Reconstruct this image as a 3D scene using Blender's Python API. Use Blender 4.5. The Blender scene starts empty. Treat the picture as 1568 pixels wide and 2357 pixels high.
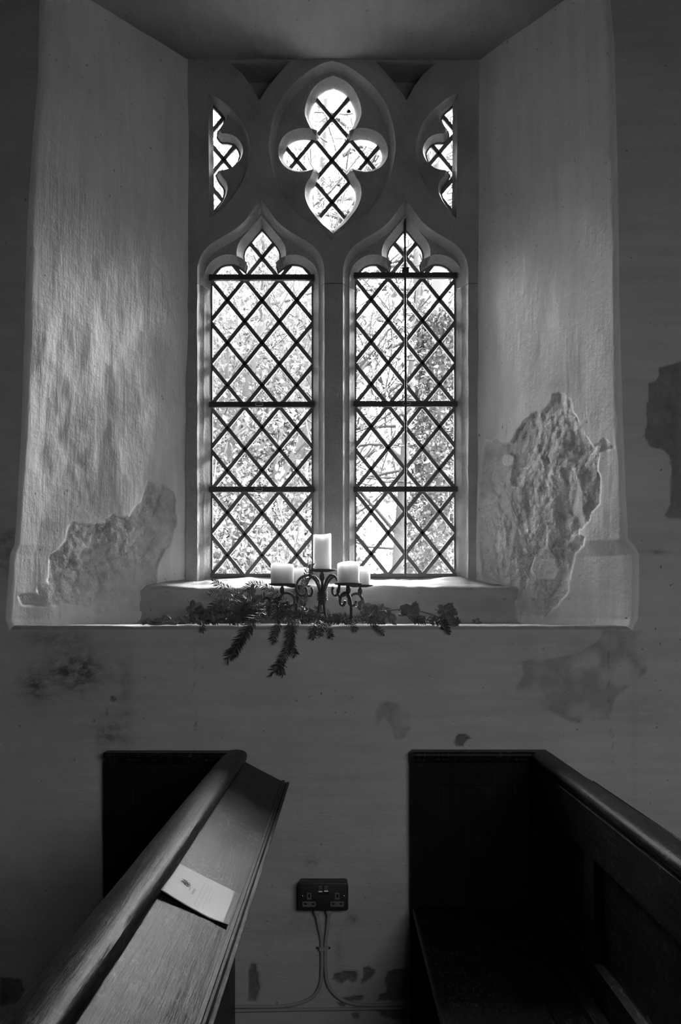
import bpy, bmesh, math, random
import numpy as np
from mathutils import Vector, Matrix
from mathutils.geometry import delaunay_2d_cdt

# ------------------------------------------------------------------ camera, sky, lights, exposure
random.seed(7)
RNG = np.random.default_rng(7)
scene = bpy.context.scene
COL = scene.collection
F = 1900.0                      # focal length in pixels of the 1568 x 2357 frame
VX, VY = 768.0, 1400.0          # principal point
H = 1.35                        # camera height
DC = 2.394                      # camera distance from the wall face
cam = bpy.data.cameras.new('camera')
cam.sensor_fit = 'VERTICAL'
cam.sensor_height = 36.0
cam.sensor_width = 24.0
cam.lens = 36.0 * F / 2357.0
cam.shift_x = (784.0 - VX) / 2357.0
cam.shift_y = (VY - 1178.5) / 2357.0
cam.clip_start = 0.02
camo = bpy.data.objects.new('camera', cam)
COL.objects.link(camo)
camo.location = (0, -DC, H)
camo.rotation_euler = (math.pi / 2, 0, 0)
scene.camera = camo

SKY = 68.0          # zenith radiance of the overcast sky; the horizon has a third of it
world = bpy.data.worlds.new('overcast_sky')
scene.world = world
world.use_nodes = True
bg = world.node_tree.nodes['Background']
wn, wl = world.node_tree.nodes, world.node_tree.links
w_tc = wn.new('ShaderNodeTexCoord')
w_sep = wn.new('ShaderNodeSeparateXYZ')
wl.new(w_tc.outputs['Generated'], w_sep.inputs[0])
w_z = wn.new('ShaderNodeMath'); w_z.operation = 'MAXIMUM'; w_z.inputs[1].default_value = 0.0
wl.new(w_sep.outputs['Z'], w_z.inputs[0])
w_m = wn.new('ShaderNodeMath'); w_m.operation = 'MULTIPLY_ADD'      # standard overcast sky: (1 + 2 sin(altitude)) / 3
w_m.inputs[1].default_value = SKY * 2 / 3
w_m.inputs[2].default_value = SKY / 3
wl.new(w_z.outputs[0], w_m.inputs[0])
bg.inputs['Color'].default_value = (1, 1, 1, 1)
wl.new(w_m.outputs[0], bg.inputs['Strength'])

vs = scene.view_settings
vs.view_transform = 'Standard'
vs.look = 'None'
vs.gamma = 1.0
vs.use_curve_mapping = False
vs.exposure = 0.44

# hazy sun behind thin cloud, high beyond the trees
sun_l = bpy.data.lights.new('hazy_sun', 'SUN')
sun_l.energy = 120.0
sun_l.angle = math.radians(75)
sun = bpy.data.objects.new('hazy_sun', sun_l)
COL.objects.link(sun)
sun.location = (12, 6, 10)
sun.rotation_euler = Vector((0.72, 0.41, 0.78)).to_track_quat('Z', 'Y').to_euler()


def area_light(name, loc, rot, sx, sy, power):
    l = bpy.data.lights.new(name, 'AREA')
    l.shape = 'RECTANGLE'
    l.size, l.size_y = sx, sy
    l.energy = power
    o = bpy.data.objects.new(name, l)
    COL.objects.link(o)
    o.location = loc
    o.rotation_euler = rot
    return o


# added fill light for the room's daylight; the back wall has no opening
BACKY = -3.0
area_light('room_daylight_fill', (0.95, BACKY + 0.03, 1.52), (math.radians(48), 0, 0), 1.3, 1.1, 18)


# ------------------------------------------------------------------ helpers
def at(px, py, Y):
    d = (Y + DC) / F
    return Vector(((px - VX) * d, Y, H - (py - VY) * d))


def proj(x, y, z):
    d = F / (y + DC)
    return VX + x * d, VY - (z - H) * d


def link(o, parent=None):
    COL.objects.link(o)
    if parent is not None:
        o.parent = parent
    return o


def tag(o, label=None, cat=None, group=None, kind=None):
    if label: o['label'] = label
    if cat: o['category'] = cat
    if group: o['group'] = group
    if kind: o['kind'] = kind
    return o


def empty(name, loc=(0, 0, 0), rz=0.0, parent=None):
    o = bpy.data.objects.new(name, None)
    o.empty_display_size = 0.05
    link(o, parent)
    o.location = loc
    o.rotation_euler = (0, 0, rz)
    return o


class MB:
    """collects geometry for one mesh object"""
    def __init__(self):
        self.v = []
        self.f = []
        self.mi = []

    def add(self, verts, faces, mi=0):
        b = len(self.v)
        self.v += [tuple(p) for p in verts]
        self.f += [tuple(i + b for i in fc) for fc in faces]
        self.mi += [mi] * len(faces)
        return b

    def box(self, x0, x1, y0, y1, z0, z1, bev=0.0):
        if bev <= 0:
            v = [(x, y, z) for x in (x0, x1) for y in (y0, y1) for z in (z0, z1)]
            self.add(v, [(0, 1, 3, 2), (4, 6, 7, 5), (0, 4, 5, 1), (2, 3, 7, 6), (0, 2, 6, 4), (1, 5, 7, 3)])
            return
        bm = bmesh.new()
        bmesh.ops.create_cube(bm, size=1.0)
        for q in bm.verts:
            q.co = Vector(((x0 + x1) / 2 + q.co.x * (x1 - x0), (y0 + y1) / 2 + q.co.y * (y1 - y0), (z0 + z1) / 2 + q.co.z * (z1 - z0)))
        bmesh.ops.bevel(bm, geom=list(bm.edges), offset=bev, segments=2, profile=0.7, affect='EDGES')
        self.bm(bm)

    def bm(self, bm):
        bm.verts.index_update()
        self.add([q.co[:] for q in bm.verts], [[q.index for q in fc.verts] for fc in bm.faces])
        bm.free()

    def tube(self, pts, rad, n=8, cap=True):
        pts = [Vector(p) for p in pts]
        if not hasattr(rad, '__len__'):
            rad = [rad] * len(pts)
        t0 = (pts[1] - pts[0]).normalized()
        up = Vector((0, 0, 1)) if abs(t0.z) < 0.9 else Vector((0, 1, 0))
        nrm = t0.cross(up).normalized()
        vs_ = []
        for i, p in enumerate(pts):
            a = pts[max(i - 1, 0)]
            b = pts[min(i + 1, len(pts) - 1)]
            t = (b - a).normalized()
            nrm = (nrm - t * nrm.dot(t)).normalized()
            bi = t.cross(nrm)
            for k in range(n):
                an = 2 * math.pi * k / n
                vs_.append(p + (nrm * math.cos(an) + bi * math.sin(an)) * rad[i])
        fs = []
        for i in range(len(pts) - 1):
            for k in range(n):
                k2 = (k + 1) % n
                fs.append((i * n + k, i * n + k2, (i + 1) * n + k2, (i + 1) * n + k))
        if cap:
            fs.append(tuple(range(n - 1, -1, -1)))
            fs.append(tuple((len(pts) - 1) * n + k for k in range(n)))
        self.add(vs_, fs)

    def lathe(self, prof, cx, cy, n=32, wob=None):
        vs_ = []
        for (r, z) in prof:
            for k in range(n):
                an = 2 * math.pi * k / n
                rr, zz = r, z
                if wob:
                    rr, zz = wob(r, z, an)
                vs_.append((cx + rr * math.cos(an), cy + rr * math.sin(an), zz))
        fs = []
        for i in range(len(prof) - 1):
            for k in range(n):
                k2 = (k + 1) % n
                fs.append((i * n + k, i * n + k2, (i + 1) * n + k2, (i + 1) * n + k))
        fs.append(tuple(range(n - 1, -1, -1)))
        fs.append(tuple((len(prof) - 1) * n + k for k in range(n)))
        self.add(vs_, fs)

    def extrude_y(self, prof, y0, y1, ny=1):
        """closed (x, z) profile extruded along y"""
        n = len(prof)
        vs_ = []
        for j in range(ny + 1):
            y = y0 + (y1 - y0) * j / ny
            vs_ += [(x, y, z) for x, z in prof]
        fs = []
        for j in range(ny):
            for k in range(n):
                k2 = (k + 1) % n
                fs.append((j * n + k, j * n + k2, (j + 1) * n + k2, (j + 1) * n + k))
        fs.append(tuple(range(n - 1, -1, -1)))
        fs.append(tuple(ny * n + k for k in range(n)))
        self.add(vs_, fs)

    def build(self, name, mat, parent=None, smooth=False, angle=None, origin=None):
        me = bpy.data.meshes.new(name)
        v = self.v
        if origin is not None:
            ox, oy, oz = origin
            v = [(x - ox, y - oy, z - oz) for x, y, z in v]
        me.from_pydata(v, [], self.f)
        mats = mat if isinstance(mat, (list, tuple)) else [mat]
        for m in mats:
            me.materials.append(m)
        if len(mats) > 1:
            me.polygons.foreach_set('material_index', self.mi)
        bm = bmesh.new()
        bm.from_mesh(me)
        bmesh.ops.recalc_face_normals(bm, faces=bm.faces)
        bm.to_mesh(me)
        bm.free()
        if smooth:
            me.polygons.foreach_set('use_smooth', [True] * len(me.polygons))
            if angle is not None:
                me.set_sharp_from_angle(angle=math.radians(angle))
        me.update()
        o = bpy.data.objects.new(name, me)
        if origin is not None:
            o.location = origin
        return link(o, parent)


def np_mesh(name, verts, quads, mat, parent=None, smooth=True, attrs=None):
    verts = np.asarray(verts, dtype=np.float32)
    quads = np.asarray(quads, dtype=np.int32)
    k = quads.shape[1]
    me = bpy.data.meshes.new(name)
    me.vertices.add(len(verts))
    me.vertices.foreach_set('co', verts.ravel())
    me.loops.add(quads.size)
    me.loops.foreach_set('vertex_index', quads.ravel())
    me.polygons.add(len(quads))
    me.polygons.foreach_set('loop_start', np.arange(0, quads.size, k, dtype=np.int32))
    me.polygons.foreach_set('loop_total', np.full(len(quads), k, dtype=np.int32))
    me.polygons.foreach_set('use_smooth', np.full(len(quads), smooth, dtype=bool))
    me.update(calc_edges=True)
    for an, av in (attrs or {}).items():
        a = me.attributes.new(an, 'FLOAT', 'POINT')
        a.data.foreach_set('value', np.asarray(av, dtype=np.float32).ravel())
    for m in (mat if isinstance(mat, (list, tuple)) else [mat]):
        me.materials.append(m)
    o = bpy.data.objects.new(name, me)
    return link(o, parent)


def grid_quads(nu, nv, flip=False, off=0):
    i, j = np.meshgrid(np.arange(nu - 1), np.arange(nv - 1), indexing='ij')
    a = (i * nv + j).ravel() + off
    q = np.stack([a, a + nv, a + nv + 1, a + 1], 1)
    return q[:, ::-1] if flip else q


# ---- value noise
_P = RNG.random((64, 64, 64)).astype(np.float32)


def vnoise(x, y, z):
    xi = np.floor(x).astype(int); yi = np.floor(y).astype(int); zi = np.floor(z).astype(int)
    fx, fy, fz = x - xi, y - yi, z - zi
    fx = fx * fx * (3 - 2 * fx); fy = fy * fy * (3 - 2 * fy); fz = fz * fz * (3 - 2 * fz)
    r = 0
    for a in (0, 1):
        for b in (0, 1):
            for c in (0, 1):
                w = (fx if a else 1 - fx) * (fy if b else 1 - fy) * (fz if c else 1 - fz)
                r = r + w * _P[(xi + a) % 64, (yi + b) % 64, (zi + c) % 64]
    return r - 0.5


def fbm(x, y, z, oct=4, gain=0.5):
    r, a = 0, 1.0
    for k in range(oct):
        r = r + a * vnoise(x + 17.3 * k, y + 5.1 * k, z + 9.7 * k)
        x, y, z, a = x * 2.03, y * 2.03, z * 2.03, a * gain
    return r


def in_poly(px, py, poly):
    res = np.zeros(px.shape, bool)
    n = len(poly)
    for i in range(n):
        x1, y1 = poly[i]
        x2, y2 = poly[(i + 1) % n]
        c = ((y1 > py) != (y2 > py))
        with np.errstate(divide='ignore', invalid='ignore'):
            xx = (x2 - x1) * (py - y1) / ((y2 - y1) if y2 != y1 else 1e-9) + x1
        res ^= c & (px < xx)
    return res


def poly_dist(px, py, poly):
    d = np.full(px.shape, 1e9)
    n = len(poly)
    for i in range(n):
        x1, y1 = poly[i]
        x2, y2 = poly[(i + 1) % n]
        dx, dy = x2 - x1, y2 - y1
        L = dx * dx + dy * dy + 1e-9
        t = np.clip(((px - x1) * dx + (py - y1) * dy) / L, 0, 1)
        d = np.minimum(d, np.hypot(px - x1 - t * dx, py - y1 - t * dy))
    return d


def poly_mask(px, py, poly, soft=1.5):
    """1 inside, 0 outside, soft edge of `soft` units"""
    s = np.where(in_poly(px, py, poly), 1.0, -1.0) * poly_dist(px, py, poly)
    return np.clip(s / (2 * soft) + 0.5, 0, 1)


# ------------------------------------------------------------------ materials
MAT = {}


def nodes_of(name):
    m = bpy.data.materials.new(name)
    m.use_nodes = True
    nt = m.node_tree
    return m, nt, nt.nodes, nt.links, nt.nodes['Principled BSDF']


def math_node(nt, op, a, b=None, clamp=False):
    n = nt.nodes.new('ShaderNodeMath')
    n.operation = op
    n.use_clamp = clamp
    for i, s in enumerate((a, b)):
        if s is None: continue
        if isinstance(s, (int, float)):
            n.inputs[i].default_value = s
        else:
            nt.links.new(s, n.inputs[i])
    return n.outputs[0]


def noise_node(nt, scale, detail=4, rough=0.55, vec=None, sc=(1, 1, 1), loc=(0, 0, 0)):
    n = nt.nodes.new('ShaderNodeTexNoise')
    n.inputs['Scale'].default_value = scale
    n.inputs['Detail'].default_value = detail
    n.inputs['Roughness'].default_value = rough
    if vec is None:
        tc = nt.nodes.new('ShaderNodeTexCoord')
        vec = tc.outputs['Object']
    mp = nt.nodes.new('ShaderNodeMapping')
    mp.inputs['Scale'].default_value = sc
    mp.inputs['Location'].default_value = loc
    nt.links.new(vec, mp.inputs['Vector'])
    nt.links.new(mp.outputs[0], n.inputs['Vector'])
    return n.outputs['Fac']


def ramp(nt, fac, stops):
    r = nt.nodes.new('ShaderNodeValToRGB')
    e = r.color_ramp.elements
    while len(e) < len(stops):
        e.new(0.5)
    for k, (p, c) in enumerate(stops):
        e[k].position = p
        e[k].color = (c, c, c, 1)
    nt.links.new(fac, r.inputs[0])
    return r.outputs[0]


def mixc(nt, fac, a, b, mode='MIX'):
    n = nt.nodes.new('ShaderNodeMix')
    n.data_type = 'RGBA'
    n.blend_type = mode
    for s, idx in ((fac, 0), (a, 6), (b, 7)):
        if isinstance(s, (int, float)):
            n.inputs[idx].default_value = s if idx == 0 else (s, s, s, 1)
        else:
            nt.links.new(s, n.inputs[idx])
    return n.outputs[2]


def bump(nt, height, dist, strength=1.0, prev=None):
    b = nt.nodes.new('ShaderNodeBump')
    b.inputs['Distance'].default_value = dist
    b.inputs['Strength'].default_value = strength
    nt.links.new(height, b.inputs['Height'])
    if prev is not None:
        nt.links.new(prev, b.inputs['Normal'])
    return b.outputs[0]


def grey(name, g, rough=0.6, metal=0.0, coat=0.0, spec=0.5):
    m, nt, N, L, P = nodes_of(name)
    P.inputs['Base Color'].default_value = (g, g, g, 1)
    P.inputs['Roughness'].default_value = rough
    P.inputs['Metallic'].default_value = metal
    P.inputs['Coat Weight'].default_value = coat
    P.inputs['Specular IOR Level'].default_value = spec
    MAT[name] = m
    return m


def plaster(name, base, streak, under=0.60):
    """limewashed plaster; 'bare' attribute: lost limewash, 'stain': dark mildew"""
    m, nt, N, L, P = nodes_of(name)
    big = noise_node(nt, 3.0, 5, 0.6)
    col = ramp(nt, big, [(0.25, base * 0.86), (0.5, base), (0.75, base * 1.08)])
    st = noise_node(nt, 1.0, 4, 0.6, sc=streak)
    col = mixc(nt, 0.5, col, ramp(nt, st, [(0.3, 0.76), (0.6, 1.0)]), 'MULTIPLY')
    speck = noise_node(nt, 70.0, 2, 0.5)
    col = mixc(nt, 1.0, col, ramp(nt, speck, [(0.24, 0.45), (0.29, 1.0)]), 'MULTIPLY')
    ab = nt.nodes.new('ShaderNodeAttribute'); ab.attribute_name = 'bare'
    asn = nt.nodes.new('ShaderNodeAttribute'); asn.attribute_name = 'stain'
    un = noise_node(nt, 14.0, 6, 0.65)
    ucol = ramp(nt, un, [(0.3, under * 0.72), (0.5, under), (0.72, under * 1.35)])
    col = mixc(nt, ab.outputs['Fac'], col, ucol)
    sn = noise_node(nt, 26.0, 5, 0.7, sc=(1, 1, 1.6))
    sfac = math_node(nt, 'MULTIPLY', asn.outputs['Fac'], ramp(nt, sn, [(0.36, 0.1), (0.6, 1.0)]))
    col = mixc(nt, sfac, col, 0.05)
    L.new(col, P.inputs['Base Color'])
    P.inputs['Roughness'].default_value = 0.92
    P.inputs['Specular IOR Level'].default_value = 0.15
    f1 = noise_node(nt, 1.0, 5, 0.6, sc=tuple(s * 4 for s in streak))
    b1 = bump(nt, f1, 0.004, 0.42)
    f2 = noise_node(nt, 22.0, 5, 0.6)
    b2 = bump(nt, f2, 0.008, 0.4, b1)
    f3 = noise_node(nt, 120.0, 4, 0.7)
    f3m = math_node(nt, 'MULTIPLY', f3, math_node(nt, 'ADD', math_node(nt, 'MULTIPLY', ab.outputs['Fac'], 1.2), 0.12))
    b3 = bump(nt, f3m, 0.006, 0.8, b2)
    L.new(b3, P.inputs['Normal'])
    MAT[name] = m
    return m


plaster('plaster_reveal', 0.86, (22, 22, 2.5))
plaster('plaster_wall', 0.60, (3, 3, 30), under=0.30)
plaster('plaster_soffit_shaded', 0.30, (22, 6, 10))  # darker than the reveals: shade under the recess head is put into the colour
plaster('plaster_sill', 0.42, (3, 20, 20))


def stone(name, base):
    m, nt, N, L, P = nodes_of(name)
    a = noise_node(nt, 5.0, 5, 0.6)
    col = ramp(nt, a, [(0.3, base * 0.75), (0.5, base), (0.7, base * 1.2)])
    b = noise_node(nt, 160.0, 3, 0.6)
    col = mixc(nt, 1.0, col, ramp(nt, b, [(0.3, 0.7), (0.45, 1.0)]), 'MULTIPLY')
    L.new(col, P.inputs['Base Color'])
    P.inputs['Roughness'].default_value = 0.9
    P.inputs['Specular IOR Level'].default_value = 0.2
    h = noise_node(nt, 90.0, 5, 0.7)
    b1 = bump(nt, h, 0.003, 0.6)
    L.new(b1, P.inputs['Normal'])
    MAT[name] = m
    return m


stone('stone', 0.40)
stone('floor_stone', 0.12)
grey('ceiling_paint', 0.06, 0.9)
grey('room_paint', 0.18, 0.9)


def wood(name, base, rough, axis=(40, 2.5, 40), spec=0.10, speck=0.08):
    m, nt, N, L, P = nodes_of(name)
    g = noise_node(nt, 1.0, 6, 0.65, sc=axis)
    col = ramp(nt, g, [(0.3, base * 0.6), (0.55, base), (0.75, base * 1.7)])
    wear = noise_node(nt, 9.0, 6, 0.7)
    wf = ramp(nt, wear, [(0.56, 0.0), (0.74, 0.5)])
    col = mixc(nt, wf, col, base * 3.2)
    sc = noise_node(nt, 130.0, 4, 0.7, sc=(1, 0.5, 1))
    sf = math_node(nt, 'MULTIPLY', ramp(nt, sc, [(0.52, 0.0), (0.66, 0.9)]), ramp(nt, wear, [(0.40, 0.0), (0.60, 1.0)]))
    col = mixc(nt, sf, col, speck)
    L.new(col, P.inputs['Base Color'])
    rn = noise_node(nt, 30.0, 5, 0.7)
    L.new(ramp(nt, rn, [(0.3, rough * 0.92), (0.7, rough * 1.15)]), P.inputs['Roughness'])
    P.inputs['Specular IOR Level'].default_value = spec
    h = noise_node(nt, 1.0, 5, 0.7, sc=tuple(a * 2.2 for a in axis))
    b1 = bump(nt, h, 0.0016, 0.7)
    h2 = noise_node(nt, 60.0, 5, 0.65)
    b2 = bump(nt, h2, 0.0012, 0.3, b1)
    L.new(b2, P.inputs['Normal'])
    MAT[name] = m
    return m


wood('pew_wood', 0.009, 0.34)
wood('pew_wood_upright', 0.010, 0.55, axis=(40, 40, 2.5), speck=0.018)
grey('lead', 0.14, 0.6, 0.0)
grey('iron', 0.045, 0.7, 0.0)
grey('wire', 0.45, 0.35, 0.8)
grey('socket_metal', 0.030, 0.38, 0.0)
grey('socket_insert', 0.17, 0.6)
grey('socket_hole', 0.004, 0.8)
grey('chrome', 0.75, 0.22, 1.0)
grey('cable_grey', 0.42, 0.6)
grey('card_paper', 0.25, 0.25, coat=0.6)
grey('card_film', 0.18, 0.15, coat=0.8)
grey('ink', 0.03, 0.6)
grey('ink_light', 0.08, 0.6)


def make_glass():
    m, nt, N, L, P = nodes_of('window_glass')
    N.remove(P)
    out = N['Material Output']
    tr = N.new('ShaderNodeBsdfTransparent')
    tr.inputs['Color'].default_value = (0.97, 0.97, 0.97, 1)
    gl = N.new('ShaderNodeBsdfGlossy')
    gl.inputs['Roughness'].default_value = 0.05
    fr = N.new('ShaderNodeFresnel')
    fr.inputs['IOR'].default_value = 1.25
    mx = N.new('ShaderNodeMixShader')
    L.new(fr.outputs[0], mx.inputs[0])
    L.new(tr.outputs[0], mx.inputs[1])
    L.new(gl.outputs[0], mx.inputs[2])
    h = noise_node(nt, 18.0, 2, 0.5)
    L.new(bump(nt, h, 0.002, 0.4), gl.inputs['Normal'])
    L.new(mx.outputs[0], out.inputs['Surface'])
    MAT['window_glass'] = m


make_glass()


def make_wax():
    m, nt, N, L, P = nodes_of('wax')
    P.inputs['Base Color'].default_value = (0.70, 0.70, 0.70, 1)
    P.inputs['Roughness'].default_value = 0.45
    P.inputs['Subsurface Weight'].default_value = 1.0
    P.inputs['Subsurface Radius'].default_value = (0.05, 0.05, 0.05)
    P.inputs['Subsurface Scale'].default_value = 1.0
    h = noise_node(nt, 1.0, 3, 0.5, sc=(40, 40, 5))
    L.new(bump(nt, h, 0.001, 0.4), P.inputs['Normal'])
    MAT['wax'] = m


make_wax()


def leafmat(name, g, trans, var=0.35, rough=0.6):
    m, nt, N, L, P = nodes_of(name)
    out = N['Material Output']
    n = noise_node(nt, 2.2, 4, 0.6)
    col = ramp(nt, n, [(0.3, g * (1 - var)), (0.7, g * (1 + var))])
    L.new(col, P.inputs['Base Color'])
    P.inputs['Roughness'].default_value = rough
    P.inputs['Specular IOR Level'].default_value = 0.25
    tl = N.new('ShaderNodeBsdfTranslucent')
    L.new(col, tl.inputs['Color'])
    mx = N.new('ShaderNodeMixShader')
    mx.inputs[0].default_value = trans
    L.new(P.outputs[0], mx.inputs[1])
    L.new(tl.outputs[0], mx.inputs[2])
    L.new(mx.outputs[0], out.inputs['Surface'])
    MAT[name] = m
    return m


leafmat('needle', 0.055, 0.15, 0.4, 0.4)
leafmat('dry_leaf', 0.20, 0.25, 0.35, 0.6)
leafmat('tree_leaf', 0.039, 0.45, 0.3, 0.5)
leafmat('ivy_leaf', 0.018, 0.30, 0.4, 0.4)
grey('twig', 0.10, 0.8)
grey('dry_vein', 0.42, 0.6)
stone('bark', 0.02)
grey('grass_green', 0.025, 0.9)

# ------------------------------------------------------------------ the wall with its window recess
Yf = 0.47           # room face of the stone tracery
Y2 = Yf + 0.030     # face of the cusped order
Yg = Yf + 0.066     # glass
Yb = Yf + 0.105     # outside face of the stone
LEDGE = H - 0.050   # sill ledge height


def curve_fn(pts):
    """piecewise-linear, smoothed x(py) of a wall edge, given as (py, px)"""
    ys = np.array([p[0] for p in pts], float)
    xs = np.array([p[1] for p in pts], float)
    return lambda y: np.interp(y, ys, xs)


edge_l = curve_fn([(-200, 108), (0, 100), (180, 97), (330, 84), (520, 72), (760, 66), (1000, 58), (1200, 47), (1252, 43), (1275, 33), (1380, 25), (1425, 22), (1445, 30), (1600, 30)])
edge_r = curve_fn([(-200, 1385), (0, 1396), (100, 1405), (400, 1413), (700, 1417), (950, 1424), (1150, 1432), (1240, 1437), (1258, 1452), (1275, 1462), (1380, 1462), (1425, 1459), (1445, 1448), (1600, 1448)])
inner_l = curve_fn([(-200, 440), (140, 441), (560, 437), (900, 434), (1330, 432)])
inner_r = curve_fn([(-200, 1100), (140, 1100), (560, 1094), (900, 1092), (1330, 1092)])

Z_TOP = 3.32
SOF_IN = at(0, 134, Yf).z
SOF_OUT = at(0, -62, 0.0).z
zrows = np.linspace(LEDGE - 0.03, Z_TOP, 520)
zrows_px = VY - (zrows - H) * F / DC
RR = 0.012

S = 2.946
PATCH_L = [(x / S, 900 + y / S) for x, y in [(985, 690), (1010, 605), (1060, 620), (1075, 640), (1100, 625), (1165, 680), (1195, 740), (1190, 820), (1210, 890), (1180, 930), (1160, 1040), (1110, 1070), (1070, 1170), (1055, 1260), (1065, 1380), (1040, 1440), (1000, 1500), (900, 1490), (800, 1515), (640, 1500), (540, 1450), (430, 1440), (300, 1465), (160, 1450), (130, 1390), (200, 1378), (265, 1380), (258, 1325), (330, 1300), (345, 1200), (350, 1110), (400, 1070), (460, 1010), (475, 930), (510, 890), (600, 905), (715, 895), (720, 860), (765, 838), (810, 858), (880, 855), (905, 800), (960, 740)]]
S = 3.027
PATCH_R = [(1050 + x / S, 800 + y / S) for x, y in [(165, 800), (185, 690), (205, 645), (230, 655), (265, 632), (310, 668), (380, 665), (415, 610), (430, 570), (480, 510), (530, 460), (620, 440), (665, 395), (680, 335), (720, 318), (760, 325), (810, 370), (820, 450), (860, 520), (910, 620), (960, 690), (1000, 670), (1035, 630), (1100, 690), (1070, 712), (1000, 735), (990, 800), (1000, 920), (1010, 1000), (1000, 1090), (940, 1140), (930, 1210), (870, 1270), (850, 1260), (850, 1310), (900, 1320), (880, 1380), (830, 1430), (800, 1560), (780, 1700), (700, 1800), (600, 1880), (400, 1860), (250, 1850), (200, 1700), (170, 1400), (165, 1000)]]
ISLES_R = [([(1050 + (360 + 48 * math.cos(a)) / S, 800 + (780 + 42 * math.sin(a)) / S) for a in np.linspace(0, 6.28, 14)[:-1]])]
LIME_R = [(1050 + x / S, 800 + y / S) for x, y in [(640, 1295), (660, 1340), (650, 1410), (700, 1490), (720, 1560), (690, 1620), (560, 1625), (520, 1540), (540, 1460), (600, 1410), (630, 1380)]]
WALL_BARE = [[(1050 + x / S, 800 + y / S) for x, y in p] for p in [
    [(1415, 135), (1500, 115), (1568, 92), (1700, 80), (1700, 1240), (1600, 1190), (1480, 1190), (1450, 1165), (1490, 1100), (1497, 1000), (1500, 850), (1480, 750), (1440, 710), (1350, 690), (1315, 610), (1330, 540), (1320, 450), (1345, 330), (1340, 245), (1390, 235), (1415, 200)]]]
SW = 2.042
WALL_ROUGH = [[(800 + x / SW, 1400 + y / SW) for x, y in p] for p in [
    [(120, 520), (140, 455), (190, 435), (250, 460), (290, 510), (300, 560), (270, 605), (230, 615), (215, 560), (170, 510), (130, 570)],
    [(820, 250), (860, 240), (900, 245), (970, 232), (1000, 225), (1080, 210), (1130, 180), (1180, 150), (1200, 100), (1260, 95), (1390, 110), (1415, 150), (1400, 300), (1330, 360), (1260, 420), (1230, 520), (1060, 540), (950, 480), (830, 420), (790, 380), (830, 310)]]]
WALL_CHIP = [[(800 + x / SW, 1400 + y / SW) for x, y in [(505, 610), (520, 592), (555, 592), (582, 612), (560, 625), (545, 648), (515, 652), (502, 635)]],
             [(1445, 1395), (1466, 1395), (1462, 1420), (1448, 1412)]]
SC_ = 3.92
WALL_CHIP += [[(560 + x / SC_, 1950 + y / SC_) for x, y in p] for p in [
    [(1075, 1085), (1130, 1080), (1200, 1120), (1160, 1180), (1090, 1225), (1060, 1225), (1080, 1160)],
    [(820, 1145), (920, 1120), (1030, 1130), (1030, 1200), (990, 1225), (940, 1200), (880, 1235), (810, 1190)],
    [(1370, 1095), (1460, 1100), (1510, 1130), (1510, 1260), (1500, 1390), (1210, 1395), (1230, 1340), (1300, 1310), (1280, 1200), (1310, 1130)],
    [(880, 1360), (960, 1350), (1085, 1340), (1070, 1390), (960, 1400)],
    [(60, 1050), (110, 1050), (130, 1160), (150, 1280), (120, 1380), (40, 1380)],
    [(980, 1500), (1020, 1485), (1060, 1510), (1040, 1560), (990, 1545)],
    [(1200, 1480), (1500, 1470), (1510, 1540), (1400, 1565), (1260, 1540)],
    [(845, 1410), (880, 1400), (930, 1430), (870, 1440)]]]
WALL_CHIP += [[(255, 1602), (262, 1600), (270, 1608), (264, 1614), (257, 1610)],
              [(0, 2250), (45, 2255), (55, 2280), (40, 2310), (0, 2315)]]


def stain_blob(px, py, cx, cy, rx, ry, a=1.0):
    return a * np.exp(-(((px - cx) / rx) ** 2 + ((py - cy) / ry) ** 2))


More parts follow.
